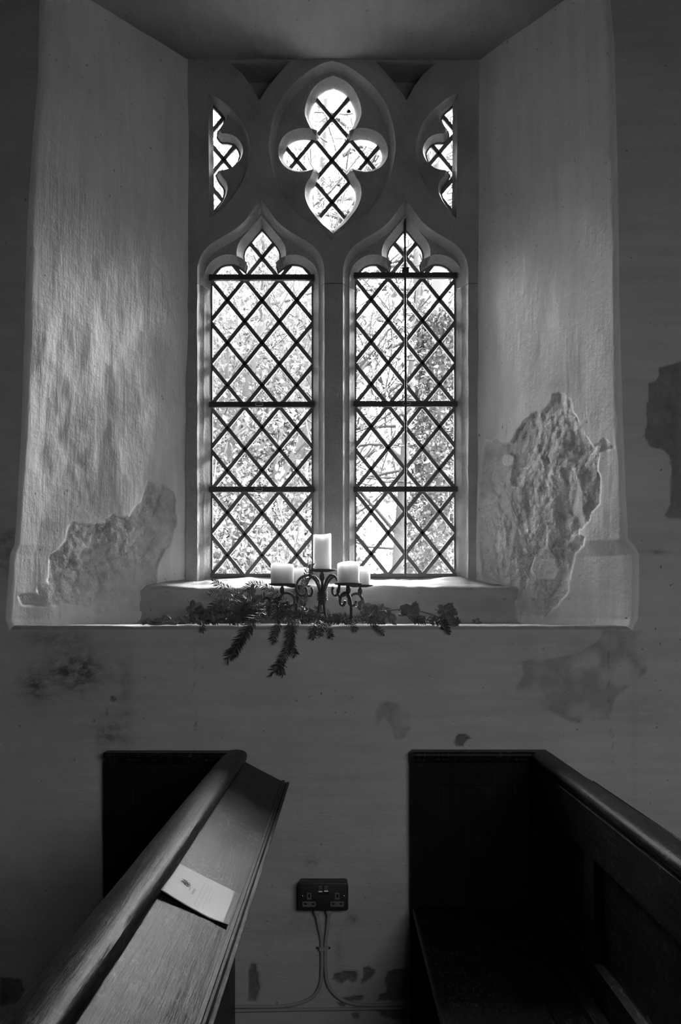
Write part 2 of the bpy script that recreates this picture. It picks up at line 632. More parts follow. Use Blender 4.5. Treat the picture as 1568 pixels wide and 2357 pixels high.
def reveal(side, parent):
    nz = len(zrows)
    ns = 150
    E = (edge_l if side < 0 else edge_r)(zrows_px)
    xE = (E - VX) * DC / F
    pin = (inner_l if side < 0 else inner_r)(VY - (zrows - H) * F / (Yf + DC))
    xI = (pin - VX) * (Yf + DC) / F
    t = np.linspace(0, 1, ns - 8)
    X = np.zeros((ns, nz)); Y = np.zeros((ns, nz))
    dx, dy = xI - xE, np.full(nz, Yf + 0.015)
    L = np.hypot(dx, dy)
    ux, uy = dx / L, dy / L
    for k in range(8):                       # rounded arris
        b = k / 8.0
        ax = xE + side * RR
        X[k] = (1 - b) ** 2 * ax + 2 * b * (1 - b) * xE + b * b * (xE + ux * RR)
        Y[k] = b * b * uy * RR
    for k, tt in enumerate(t):
        X[8 + k] = xE + ux * (RR + (L - RR) * tt)
        Y[8 + k] = uy * (RR + (L - RR) * tt)
    Z = np.broadcast_to(zrows, X.shape).copy()
    # outward normal (towards the opening / room)
    nx, ny = -uy * side * -1.0, ux * side
    nx = np.where(side < 0, uy, -uy); ny = np.where(side < 0, -ux, ux)
    px, py = proj(X, Y, Z)
    wob = 5.0 * fbm(X * 30, Y * 30, Z * 30, 4)
    wpx, wpy = px + wob, py + 5.0 * fbm(X * 30 + 40, Y * 30, Z * 30, 4)
    patch = PATCH_L if side < 0 else PATCH_R
    bare = poly_mask(wpx, wpy, patch, 1.4)
    if side > 0:
        for p in ISLES_R:
            bare = bare * (1 - poly_mask(px, py, p, 1.2))
        bare = bare * (1 - 0.75 * poly_mask(wpx, wpy, LIME_R, 2.0))
    low = np.clip((py - 1290) / 130.0, 0, 1)
    col_bare = bare * (1 - 0.55 * low) * np.clip(0.85 + 1.0 * fbm(X * 9, Y * 9, Z * 9, 3), 0.25, 1)
    fade = np.clip(np.arange(ns) / 20.0, 0, 1)[:, None]
    d = 0.008 * fbm(X * 2.2, Y * 2.2, Z * 1.6, 3) * fade
    d = d + 0.0035 * fbm(X * 14, Y * 14, Z * 5, 3) * fade
    smear = np.clip((py - 560) / 260, 0, 1) if side < 0 else np.clip((py - 800) / 300, 0, 1) * 0.6
    d = d + 0.018 * smear * np.clip(fbm(X * 5 + 3, Y * 5, Z * 3.2 + 7, 4), -0.35, 0.35) * fade
    d = d - 0.0045 * bare + bare * 0.006 * fbm(X * 55, Y * 55, Z * 55, 3) + bare * 0.010 * fbm(X * 17, Y * 17, Z * 12, 3)
    X = X + nx * d
    Y = Y + ny * d
    stain = np.zeros_like(X)
    if side < 0:
        stain = stain_blob(px, py, 120, 1205, 40, 25, 0.35) + stain_blob(px, py, 60, 1380, 22, 25, 0.3)
        stain += stain_blob(px, py, 440, 1325, 14, 12, 0.8)
    else:
        stain = stain_blob(px, py, 1096, 1330, 10, 14, 0.9) + stain_blob(px, py, 1290, 890, 30, 16, 0.25)
    v = np.stack([X, Y, Z], -1).reshape(-1, 3)
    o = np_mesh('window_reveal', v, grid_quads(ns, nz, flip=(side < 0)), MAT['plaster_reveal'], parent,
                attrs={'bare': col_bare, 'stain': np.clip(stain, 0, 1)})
    return xE


def wall_attrs(X, Y, Z):
    px, py = proj(X, Y, Z)
    w1 = 4.0 * fbm(X * 28, Y * 28 + 3, Z * 28, 4)
    w2 = 4.0 * fbm(X * 28 + 31, Y * 28, Z * 28, 4)
    bare = np.zeros_like(X)
    for p in WALL_BARE:
        bare = np.maximum(bare, poly_mask(px + w1, py + w2, p, 1.5))
    rough = np.zeros_like(X)
    for k, p in enumerate(WALL_ROUGH):
        m = poly_mask(px + w1, py + w2, p, 2.0)
        rough = np.maximum(rough, m * np.clip(0.5 + 2.0 * fbm(X * 20, Y, Z * 20, 3), 0, 1))
    chip = np.zeros_like(X)
    for p in WALL_CHIP:
        chip = np.maximum(chip, poly_mask(px + 0.8 * w1, py + 0.8 * w2, p, 1.0))
    st = stain_blob(px, py, 175, 1545, 70, 50, 0.95) + stain_blob(px, py, 80, 1580, 35, 35, 0.7) + stain_blob(px, py, 130, 1470, 90, 22, 0.4)
    st += stain_blob(px, py, 250, 1690, 30, 40, 0.6) + stain_blob(px, py, 290, 1620, 20, 120, 0.35) + stain_blob(px, py, 20, 1240, 35, 30, 0.5)
    st += stain_blob(px, py, 15, 1290, 30, 30, 0.5) + stain_blob(px, py, 715, 1985, 14, 10, 0.7) + stain_blob(px, py, 810, 2115, 14, 10, 0.6)
    st += stain_blob(px, py, 780, 2190, 8, 30, 0.5) + stain_blob(px, py, 1300, 1480, 180, 25, 0.15) + stain_blob(px, py, 700, 2120, 80, 30, 0.25)
    st += stain_blob(px, py, 1480, 1640, 60, 40, 0.2) + stain_blob(px, py, 1500, 1270, 40, 6, 0.5)
    for (a, b, w) in (((1400, 1500), (1412, 1760), 1.4), ((248, 1610), (252, 1720), 1.2), ((1470, 1755), (1568, 1762), 1.3), ((448, 1480), (448, 1680), 1.5)):
        t = np.clip(((px - a[0]) * (b[0] - a[0]) + (py - a[1]) * (b[1] - a[1])) / ((b[0] - a[0]) ** 2 + (b[1] - a[1]) ** 2), 0, 1)
        dd = np.hypot(px - a[0] - t * (b[0] - a[0]) + 2.2 * w1, py - a[1] - t * (b[1] - a[1]) + 2.2 * w2)
        st = st + 0.5 * np.clip(1.6 - dd / w, 0, 1)
    d = 0.006 * fbm(X * 1.8, Y, Z * 1.8, 3) + 0.002 * fbm(X * 7, Y, Z * 10, 3)
    d = d - 0.004 * bare - 0.003 * rough * (0.5 + fbm(X * 60, Y, Z * 60, 2)) - 0.006 * chip
    # low step in the plaster at the height of the dado line
    step = np.clip((py - 1268) / 8, 0, 1) * np.clip((px - 1452) / 14, 0, 1)
    step += np.clip((py - 1258) / 30, 0, 1) * np.clip((40 - px) / 40, 0, 1) * 0.7
    d = d + 0.006 * step
    return d, np.clip(np.maximum(bare, np.maximum(0.55 * rough, chip)), 0, 1), np.clip(st + 0.35 * chip, 0, 1)


def build_wall():
    verts, quads, ab, asn = [], [], [], []
    off = 0
    xl = (edge_l(zrows_px) - VX) * DC / F - RR
    xr = (edge_r(zrows_px) - VX) * DC / F + RR

    def put(X, Z, flip=False, plain=False):
        nonlocal off
        X = np.asarray(X, float); Z = np.asarray(Z, float)
        Yz = np.zeros_like(X)
        if plain:
            d, b, s = np.zeros_like(X), np.zeros_like(X), np.zeros_like(X)
        else:
            d, b, s = wall_attrs(X, Yz, Z)
            near = np.minimum(1.0, np.hypot(np.maximum(0, np.maximum(-1.15 - X, X - 1.15)), 0) * -40 + 1)
            d = d * np.clip(near, 0, 1)
        verts.append(np.stack([X, -d, Z], -1).reshape(-1, 3))
        quads.append(grid_quads(X.shape[0], X.shape[1], flip, off))
        ab.append(b.ravel()); asn.append(s.ravel())
        off += X.size

    # beside the recess; the displacement fades out towards the arris so that the surfaces meet
    for sgn, xe in ((-1, xl), (1, xr)):
        n = 60
        t = np.linspace(0, 1, n)[:, None] ** 1.0
        X = (sgn * 1.2) * (1 - t) + xe[None, :] * t
        Z = np.broadcast_to(zrows, X.shape)
        put(X, Z, flip=(sgn > 0))
        v = verts[-1].reshape(n, len(zrows), 3)
        v[:, :, 1] *= np.clip((1 - t) * 6, 0, 1)
    xs = np.linspace(-1.2, 1.2, 420)
    zs = np.linspace(0.02, LEDGE - 0.012, 250)
    X, Z = np.meshgrid(xs, zs, indexing='ij')
    put(X, Z)
    v = verts[-1].reshape(420, 250, 3)
    v[:, :, 1] *= np.clip((LEDGE - 0.012 - Z) / 0.02, 0, 1)
    # far parts, plain
    for x0, x1, z0, z1 in ((-3.2, -1.2, 0, 4.4), (1.2, 3.2, 0, 4.4), (-1.2, 1.2, Z_TOP - 0.001, 4.4), (-1.0, 1.0, SOF_OUT - 0.012, Z_TOP), (-1.2, 1.2, 0.0, 0.03)):
        X, Z = np.meshgrid(np.linspace(x0, x1, 3), np.linspace(z0, z1, 3), indexing='ij')
        put(X, Z, plain=True)
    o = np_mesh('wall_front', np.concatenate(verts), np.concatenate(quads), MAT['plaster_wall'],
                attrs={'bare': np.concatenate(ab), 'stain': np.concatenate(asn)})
    tag(o, 'limewashed church wall with stains and lost plaster around the splayed window recess', kind='structure')
    return o


wall = build_wall()
reveal(-1, wall)
reveal(1, wall)


def build_sill():
    prof = [(0.0, LEDGE - 0.014), (0.002, LEDGE - 0.006), (0.007, LEDGE - 0.001), (0.016, LEDGE)]
    prof += [(y, LEDGE) for y in np.linspace(0.03, 0.31, 24)]
    prof += [(0.322, LEDGE + 0.004), (0.329, LEDGE + 0.014)]
    prof += [(0.330 + 0.006 * t, LEDGE + 0.014 + (H + 0.058 - LEDGE - 0.014) * t) for t in np.linspace(0.1, 1, 14)]
    prof += [(0.339, H + 0.065), (0.346, H + 0.070), (0.356, H + 0.073)]
    prof += [(0.356 + (Yg + 0.03 - 0.356) * t, H + 0.073 + (0.0435) * t) for t in np.linspace(0.06, 1, 26)]
    pr = np.array(prof)
    xs = np.linspace(-1.0, 0.95, 330)
    X = np.broadcast_to(xs[:, None], (330, len(pr))).copy()
    Y = np.broadcast_to(pr[:, 0], X.shape).copy()
    Z = np.broadcast_to(pr[:, 1], X.shape).copy()
    back = np.clip((Y - 0.3) / 0.03, 0, 1) * np.clip((0.545 - Y) / 0.03, 0, 1)
    Z0 = Z.copy()
    Z = Z + back * (0.012 * fbm(X * 7, Y * 7, Y * 0 + 2, 3) + 0.004 * fbm(X * 30, Y * 30, Y * 0, 2))
    Y = Y + np.clip((Z0 - LEDGE) / 0.03, 0, 1) * np.clip((0.4 - Y) / 0.05, 0, 1) * 0.018 * fbm(X * 6 + 5, Z0 * 9, Z0 * 0, 3)
    front = np.clip((0.05 - Y) / 0.05, 0, 1)
    Z = Z + front * 0.004 * fbm(X * 9, X * 0, X * 0 + 3, 3)
    Z = Z + 0.0012 * fbm(X * 40, Y * 40, Z * 40, 2)
    px, py = proj(X, Y, Z)
    stain = stain_blob(px, py, 1080, 1345, 14, 10, 0.6) + stain_blob(px, py, 440, 1352, 30, 6, 0.3) + stain_blob(px, py, 1300, 1437, 12, 4, 0.6)
    v = np.stack([X, Y, Z], -1).reshape(-1, 3)
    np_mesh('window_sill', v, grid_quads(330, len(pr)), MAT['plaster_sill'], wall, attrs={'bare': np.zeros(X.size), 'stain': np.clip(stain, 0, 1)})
    # soffit of the recess
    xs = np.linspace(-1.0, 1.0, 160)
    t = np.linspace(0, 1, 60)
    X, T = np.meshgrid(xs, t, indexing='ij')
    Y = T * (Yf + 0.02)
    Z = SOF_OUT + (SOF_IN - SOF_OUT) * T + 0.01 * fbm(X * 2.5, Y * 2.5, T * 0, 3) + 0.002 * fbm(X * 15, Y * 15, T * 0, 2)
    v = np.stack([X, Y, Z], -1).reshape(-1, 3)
    np_mesh('window_soffit', v, grid_quads(160, 60), MAT['plaster_soffit_shaded'], wall, attrs={'bare': np.zeros(X.size), 'stain': np.zeros(X.size)})


build_sill()

# masonry behind the plaster, so that daylight only enters through the window
mb = MB()
gl_x0, gl_x1 = at(432, 0, Yf).x, at(1105, 0, Yf).x
gl_z0, gl_z1 = at(0, 1335, Yg).z - 0.03, SOF_IN + 0.02
for x0, x1, z0, z1 in ((-3.3, gl_x0 - 0.03, 0, 4.4), (gl_x1 + 0.03, 3.3, 0, 4.4), (gl_x0 - 0.03, gl_x1 + 0.03, 0, gl_z0), (gl_x0 - 0.03, gl_x1 + 0.03, gl_z1, 4.4)):
    mb.box(x0, x1, Yf + 0.05, Yb + 0.02, z0, z1)
mb.box(-3.2, 3.2, 0.03, Yf + 0.05, -0.1, LEDGE - 0.04)
mb.box(-3.2, -0.99, 0.03, Yf + 0.05, LEDGE - 0.04, 4.4)
mb.box(0.93, 3.2, 0.03, Yf + 0.05, LEDGE - 0.04, 4.4)
mb.box(-0.99, 0.93, 0.03, Yf + 0.05, max(SOF_IN, SOF_OUT) + 0.03, 4.4)
o = mb.build('wall_core', MAT['stone'], wall)

# rest of the church interior: floor, ceiling, the other walls
mb = MB(); mb.box(-3.2, 3.2, BACKY, 0.04, -0.12, 0.0)
tag(mb.build('floor', MAT['floor_stone']), 'grey stone floor under the pews', kind='structure')
mb = MB(); mb.box(-3.3, 3.3, BACKY - 0.1, 0.7, 4.4, 4.5)
tag(mb.build('ceiling', MAT['ceiling_paint']), 'plain ceiling high above the window', kind='structure')
mb = MB(); mb.box(-3.4, -3.2, BACKY, 0.3, 0, 4.4)
tag(mb.build('wall_left', MAT['room_paint']), 'plain plastered side wall beyond the pews', kind='structure')
mb = MB(); mb.box(3.2, 3.4, BACKY, 0.3, 0, 4.4)
tag(mb.build('wall_right', MAT['room_paint']), 'plain plastered side wall at the other end of the pews', kind='structure')
mb = MB(); mb.box(-3.4, 3.4, BACKY - 0.2, BACKY, 0, 4.4)
tag(mb.build('wall_back', MAT['room_paint']), 'plain plastered wall opposite the window', kind='structure')

w2 = empty('fill_light_frame', (0.95, BACKY, 0.95))  # unseen frame added to go with the fill light, solid wall behind it
tag(w2, 'wooden frame added around the fill light on the closed wall behind the camera', kind='structure')
for (a, b, c, d) in ((-0.72, -0.64, 0.0, 1.3), (0.64, 0.72, 0.0, 1.3), (-0.64, 0.64, 1.22, 1.3), (-0.64, 0.64, 0.0, 0.08), (-0.02, 0.02, 0.08, 1.22)):
    mb = MB(); mb.box(a, b, 0.0, 0.02, c, d, 0.003)
    mb.build('fill_frame_bar', MAT['pew_wood_upright'], w2)

# ------------------------------------------------------------------ stone tracery
win = empty('window_1', (0, Yf, gl_z0))
tag(win, 'two-light stone traceried window with ogee heads, quatrefoil and diamond leaded glass', kind='structure')
WO = Vector((0, Yf, gl_z0))


def catmull(pts, n=4, corner=()):
    """smooth a polyline but keep the points with an index in `corner` sharp"""
    out = []
    P_ = [Vector(p) for p in pts]
    for i in range(len(P_) - 1):
        p1, p2 = P_[i], P_[i + 1]
        p0 = P_[i - 1] if i > 0 and i not in corner else p1 - (p2 - p1)
        p3 = P_[i + 2] if i + 2 < len(P_) and (i + 1) not in corner else p2 + (p2 - p1)
        for k in range(n):
            t = k / n
            out.append(0.5 * ((2 * p1) + (p2 - p0) * t + (2 * p0 - 5 * p1 + 4 * p2 - p3) * t * t + (3 * p1 - p0 - 3 * p2 + p3) * t ** 3))
    out.append(P_[-1])
    return out


def to_world(pts, Y):
    d = (Y + DC) / F
    return [Vector(((x - VX) * d, H - (y - VY) * d)) for x, y in pts]


def mirror_half(half, cx):
    """half: from apex down the right side; returns left-bottom .. apex .. right-bottom"""
    r = [(cx + x, y) for x, y in half]
    l = [(cx - x, y) for x, y in half[1:]]
    return l[::-1] + r


def offset(loop, d, closed):
    """positive d moves to the right of travel; mitred"""
    n = len(loop)
    out = []
    for i in range(n):
        if closed:
            a, b, c = loop[i - 1], loop[i], loop[(i + 1) % n]
        else:
            a, b, c = loop[max(i - 1, 0)], loop[i], loop[min(i + 1, n - 1)]
        d1 = (b - a); d2 = (c - b)
        if d1.length < 1e-7: d1 = d2
        if d2.length < 1e-7: d2 = d1
        d1 = d1.normalized(); d2 = d2.normalized()
        n1 = Vector((d1.y, -d1.x)); n2 = Vector((d2.y, -d2.x))
        m = n1 + n2
        if m.length < 1e-4: m = n1.copy()
        m = m.normalized()
        k = max(m.dot(n1), 0.5)
        out.append(b + m * (d / k))
    return out


ZC = at(0, 652, Yf).z       # joint between head and jambs
PYC = lambda Y: VY - (ZC - H) * F / (Y + DC)

GL_HALF = [(0, 527), (12, 541), (24, 556), (35, 569), (41, 580), (43, 592), (41, 604), (36, 614), (38.5, 626), (48, 618), (58, 612), (70, 609), (84, 610), (96, 615), (107, 624), (114, 635), (117.5, 648)]
OG_HALF = [(0, 458), (10, 472), (20, 485), (36, 507), (60, 528), (88, 545), (110, 558), (128, 574), (140, 593), (146, 616), (146.5, 640)]
Q_HALF = [(0, 203), (19, 211), (33.5, 224), (43, 240), (50, 260), (51, 276), (43, 296), (36, 308), (31, 319), (38, 327), (50, 323), (67, 321), (87, 325), (102, 335), (110.5, 353), (110.5, 371), (100, 387), (82, 395), (63, 394), (46, 389), (37, 392), (31, 403), (40, 426), (49, 440), (51, 460), (44, 481), (29, 502), (17, 516), (0, 531)]
QO_HALF = [(0, 140), (30, 149), (63, 170), (95, 199), (121, 234), (138, 277), (146, 329), (143, 364), (134, 405), (119, 440), (95, 477), (69, 503), (43, 520), (24, 533), (0, 553)]
SIDE_G = [(487, 239), (500, 252), (513, 265), (519, 278), (514, 292), (504, 306), (502, 318), (511, 328), (526, 329), (541, 335), (551, 348), (554, 361), (548, 377), (536, 389), (521, 395), (507, 397), (500, 406), (506, 420), (516, 433), (519, 447), (513, 465), (500, 484), (488, 495)]
SIDE_O = [(479, 213), (500, 224), (520, 239), (548, 267), (565, 296), (575, 330), (575, 358), (567, 397), (548, 435), (520, 473), (482, 502)]


def light_loop(cx, half, Y, corners, straight_to=None):
    h = catmull([(x, y) for x, y in half], 4, corners)
    h = [(p[0], p[1]) for p in h]
    yb = PYC(Y)
    h = [q for q in h if q[1] < yb - 1] + [(half[-1][0], yb)]
    return to_world(mirror_half(h, cx), Y)


def closed_half(cx, half, Y, corners):
    h = catmull([(x, y) for x, y in half], 4, corners)
    h = [(p[0], p[1]) for p in h]
    r = [(cx + x, y) for x, y in h]
    l = [(cx - x, y) for x, y in h[1:-1]]
    return to_world(r + l[::-1], Y)          # clockwise on screen (apex, right, bottom, left)


def side_loop(pts, Y, corners, mir):
    h = [(p[0], p[1]) for p in catmull(pts, 4, corners)]
    if mir:
        h = [(2 * 766.5 - x, y) for x, y in h][::-1]
    return to_world(h, Y)                    # clockwise on screen


LIGHTS = [(603.5, 1.0), (933.0, 0.985)]
gcorn = (0, 8)
lights = []
for cx, s in LIGHTS:
    g = light_loop(cx, [(x * s, y) for x, y in GL_HALF], Yg, gcorn)
    ocx = cx - 3.0 if cx < 768 else cx + 1.0
    og = light_loop(ocx, [(x * s, y) for x, y in OG_HALF], Yf, (0,))
    lights.append((g, og))
# travelling left -> apex -> right the opening lies on the right-hand side; closed loops (clockwise) likewise
quat_g = closed_half(767, Q_HALF, Yg, (0, 8, 9, 20, 21, 28))
quat_o = closed_half(765, QO_HALF, Yf, (0, 14))
sides = [(side_loop(SIDE_G, Yg, (0, 6, 16), m), side_loop(SIDE_O, Yf, (0,), m)) for m in (False, True)]
tris = []
for m in (False, True):
    t = [(530, 146), (668, 141), (640, 172), (615, 203), (597, 231), (580, 200), (558, 170)]
    if m: t = [(2 * 766.5 - x, y) for x, y in t][::-1]
    tris.append(to_world(t, Yf))

head = MB()


def loft(mb, loops, ys, closed):
    n = len(loops[0])
    vs_ = []
    for lp, y in zip(loops, ys):
        vs_ += [(p.x, y, p.y) for p in lp]
    fs = []
    for r in range(len(loops) - 1):
        for k in range(n if closed else n - 1):
            k2 = (k + 1) % n
            fs.append((r * n + k, r * n + k2, (r + 1) * n + k2, (r + 1) * n + k))
    mb.add(vs_, fs)


def plate(mb, outer, holes, Y):
    loops = [[Vector((p.x, p.y, 0)) for p in outer]] + [[Vector((p.x, p.y, 0)) for p in h] for h in holes]
    co, ed = [], []
    for l in loops:
        b = len(co)
        co += [Vector((p.x, p.y)) for p in l]
        ed += [(b + k, b + (k + 1) % len(l)) for k in range(len(l))]
    r = delaunay_2d_cdt(co, ed, [], 2, 1e-6)
    pv = r[0]
    cx_ = np.array([(pv[f[0]].x + pv[f[1]].x + pv[f[2]].x) / 3 for f in r[2]])
    cz_ = np.array([(pv[f[0]].y + pv[f[1]].y + pv[f[2]].y) / 3 for f in r[2]])
    keep = in_poly(cx_, cz_, [(p.x, p.y) for p in outer])
    for h in holes:
        keep &= ~in_poly(cx_, cz_, [(p.x, p.y) for p in h])
    mb.add([(p.x, Y, p.y) for p in pv], [tuple(f) for f, k in zip(r[2], keep) if k])


PXL, PXR = at(428, 0, Yf).x, at(1104, 0, Yf).x
ZT = at(0, 126, Yf).z + 0.02


def head_outline(loops):
    o = [Vector((PXL, ZC)), Vector((PXL, ZT)), Vector((PXR, ZT)), Vector((PXR, ZC))]
    o += list(reversed(loops[1])) + list(reversed(loops[0]))
    return o


# order 1: face, hollow chamfer;  order 2: face, hollow chamfer down to the glass, then straight to the outside
O1 = [(0.0, Yf), (0.003, Yf + 0.008), (0.008, Yf + 0.018), (0.0165, Yf + 0.027), (0.019, Y2)]
O2 = [(-0.020, Y2), (-0.0185, Y2 + 0.004), (-0.010, Y2 + 0.014), (-0.004, Y2 + 0.023), (0.0, Yg - 0.006), (0.0, Yb)]


def open_o1(og):
    return [offset(og, d, False) for d, y in O1]


def open_o2(g):
    return [offset(g, d, False) for d, y in O2]


L1 = [open_o1(og) for g, og in lights]
L2 = [open_o2(g) for g, og in lights]
Q1 = [offset(quat_o, d, True) for d, y in O1]
Q2 = [offset(quat_g, d, True) for d, y in O2]
S1 = [[offset(o_, d * 0.7, True) for d, y in O1] for g, o_ in sides]
S2 = [[offset(g, d * 0.62, True) for d, y in O2] for g, o_ in sides]
T1 = [[offset(t, d * 0.5, True) for d, y in O1] for t in tris]
plate(head, head_outline([l[0] for l in L1]), [Q1[0], S1[0][0], S1[1][0], T1[0][0], T1[1][0]], Yf)
plate(head, head_outline([l[0] for l in L2]), [Q2[0], S2[0][0], S2[1][0], offset(tris[0], 0.003, True), offset(tris[1], 0.003, True)], Y2)
plate(head, head_outline([l[-1] for l in L2]), [Q2[-1], S2[0][-1], S2[1][-1]], Yb)
for l in L1: loft(head, l, [y for d, y in O1], False)
for l in L2: loft(head, l, [y for d, y in O2], False)
loft(head, Q1, [y for d, y in O1], True)
loft(head, Q2, [y for d, y in O2], True)
for s_ in S1: loft(head, s_, [y for d, y in O1], True)
TD = Yf + 0.17
for t in tris:
    tl = [t, offset(t, 0.004, True), offset(t, 0.006, True)]
    loft(head, tl, [Yf, Yf + 0.02, TD], True)
    plate(head, tl[-1], [], TD)
for s_ in S2: loft(head, s_, [y for d, y in O2], True)
ho = head.build('tracery_head', MAT['stone'], win, smooth=True, angle=32, origin=WO)
ho.location = (0, 0, 0)


def child_local(o):
    """built with world coordinates minus WO; sits at the window's origin"""
    o.location = (0, 0, 0)
    return o


# jambs and mullion: profiles extruded downwards
ZB = at(0, 1334, Yg).z - 0.03


def prof_side(i, end):
    """profile points (x, y) of light i at its left (0) or right (-1) foot, room side to outside"""
    pts = [(l[end].x, y) for l, (d, y) in zip(L1[i], O1)]
    pts += [(l[end].x, y) for l, (d, y) in zip(L2[i], O2)]
    return pts


def extrude_z(pts, z0, z1, name, wobble=0.0):
    mb = MB()
    nz_ = 24
    n = len(pts)
    vs_ = []
    for j in range(nz_ + 1):
        z = z0 + (z1 - z0) * j / nz_
        for (x, y) in pts:
            w = wobble * (random.random() - 0.5)
            vs_.append((x + w, y, z))
    fs = []
    for j in range(nz_):
        for k in range(n):
            k2 = (k + 1) % n
            fs.append((j * n + k, j * n + k2, (j + 1) * n + k2, (j + 1) * n + k))
    fs += [tuple(range(n - 1, -1, -1)), tuple(nz_ * n + k for k in range(n))]
    mb.add(vs_, fs)
    return child_local(mb.build(name, MAT['stone'], win, smooth=True, angle=32, origin=WO))


extrude_z(prof_side(0, -1) + prof_side(1, 0)[::-1], ZB, ZC - 0.0015, 'mullion')
extrude_z([(PXL, Yf)] + prof_side(0, 0) + [(PXL, Yb)], ZB, ZC - 0.0015, 'jamb', 0.002)
extrude_z([(PXR, Yf)] + prof_side(1, -1) + [(PXR, Yb)], ZB, ZC - 0.0015, 'jamb', 0.002)


# ------------------------------------------------------------------ leaded glass
def clip_half(poly, n, c):
    """keep points with n.p <= c"""
    out = []
    for i in range(len(poly)):
        a, b = poly[i - 1], poly[i]
        da, db = a.dot(n) - c, b.dot(n) - c
        if (da <= 0) != (db <= 0):
            out.append(a + (b - a) * (da / (da - db)))
        if db <= 0:
            out.append(b)
    return out


def area2(p):
    return abs(sum(p[i - 1].x * p[i].y - p[i].x * p[i - 1].y for i in range(len(p)))) / 2


def line_spans(p0, d, poly):
    """parameter intervals of the line p0 + t d inside the polygon"""
    ts = []
    nrm = Vector((-d.y, d.x))
    for i in range(len(poly)):
        a, b = poly[i - 1], poly[i]
        sa, sb = (a - p0).dot(nrm), (b - p0).dot(nrm)
        if (sa < 0) != (sb < 0):
            q = a + (b - a) * (sa / (sa - sb))
            ts.append((q - p0).dot(d))
    ts.sort()
    return list(zip(ts[::2], ts[1::2]))


SG = (Yg + DC) / F
CW = 0.0070        # half width of a lead came


def bar2d(mb, a, b, hw, y0, y1, ch=0.0015):
    """flat bar between two (x, z) points"""
    d = (b - a).normalized()
    n = Vector((-d.y, d.x))
    pr = [(-hw, y0 + ch), (-hw + ch, y0), (hw - ch, y0), (hw, y0 + ch), (hw, y1), (-hw, y1)]
    vs_ = []
    for p in (a, b):
        for (u, y) in pr:
            q = p + n * u
            vs_.append((q.x, y, q.y))
    fs = [(k, (k + 1) % 6, 6 + (k + 1) % 6, 6 + k) for k in range(6)] + [(5, 4, 3, 2, 1, 0), (6, 7, 8, 9, 10, 11)]
    mb.add(vs_, fs)


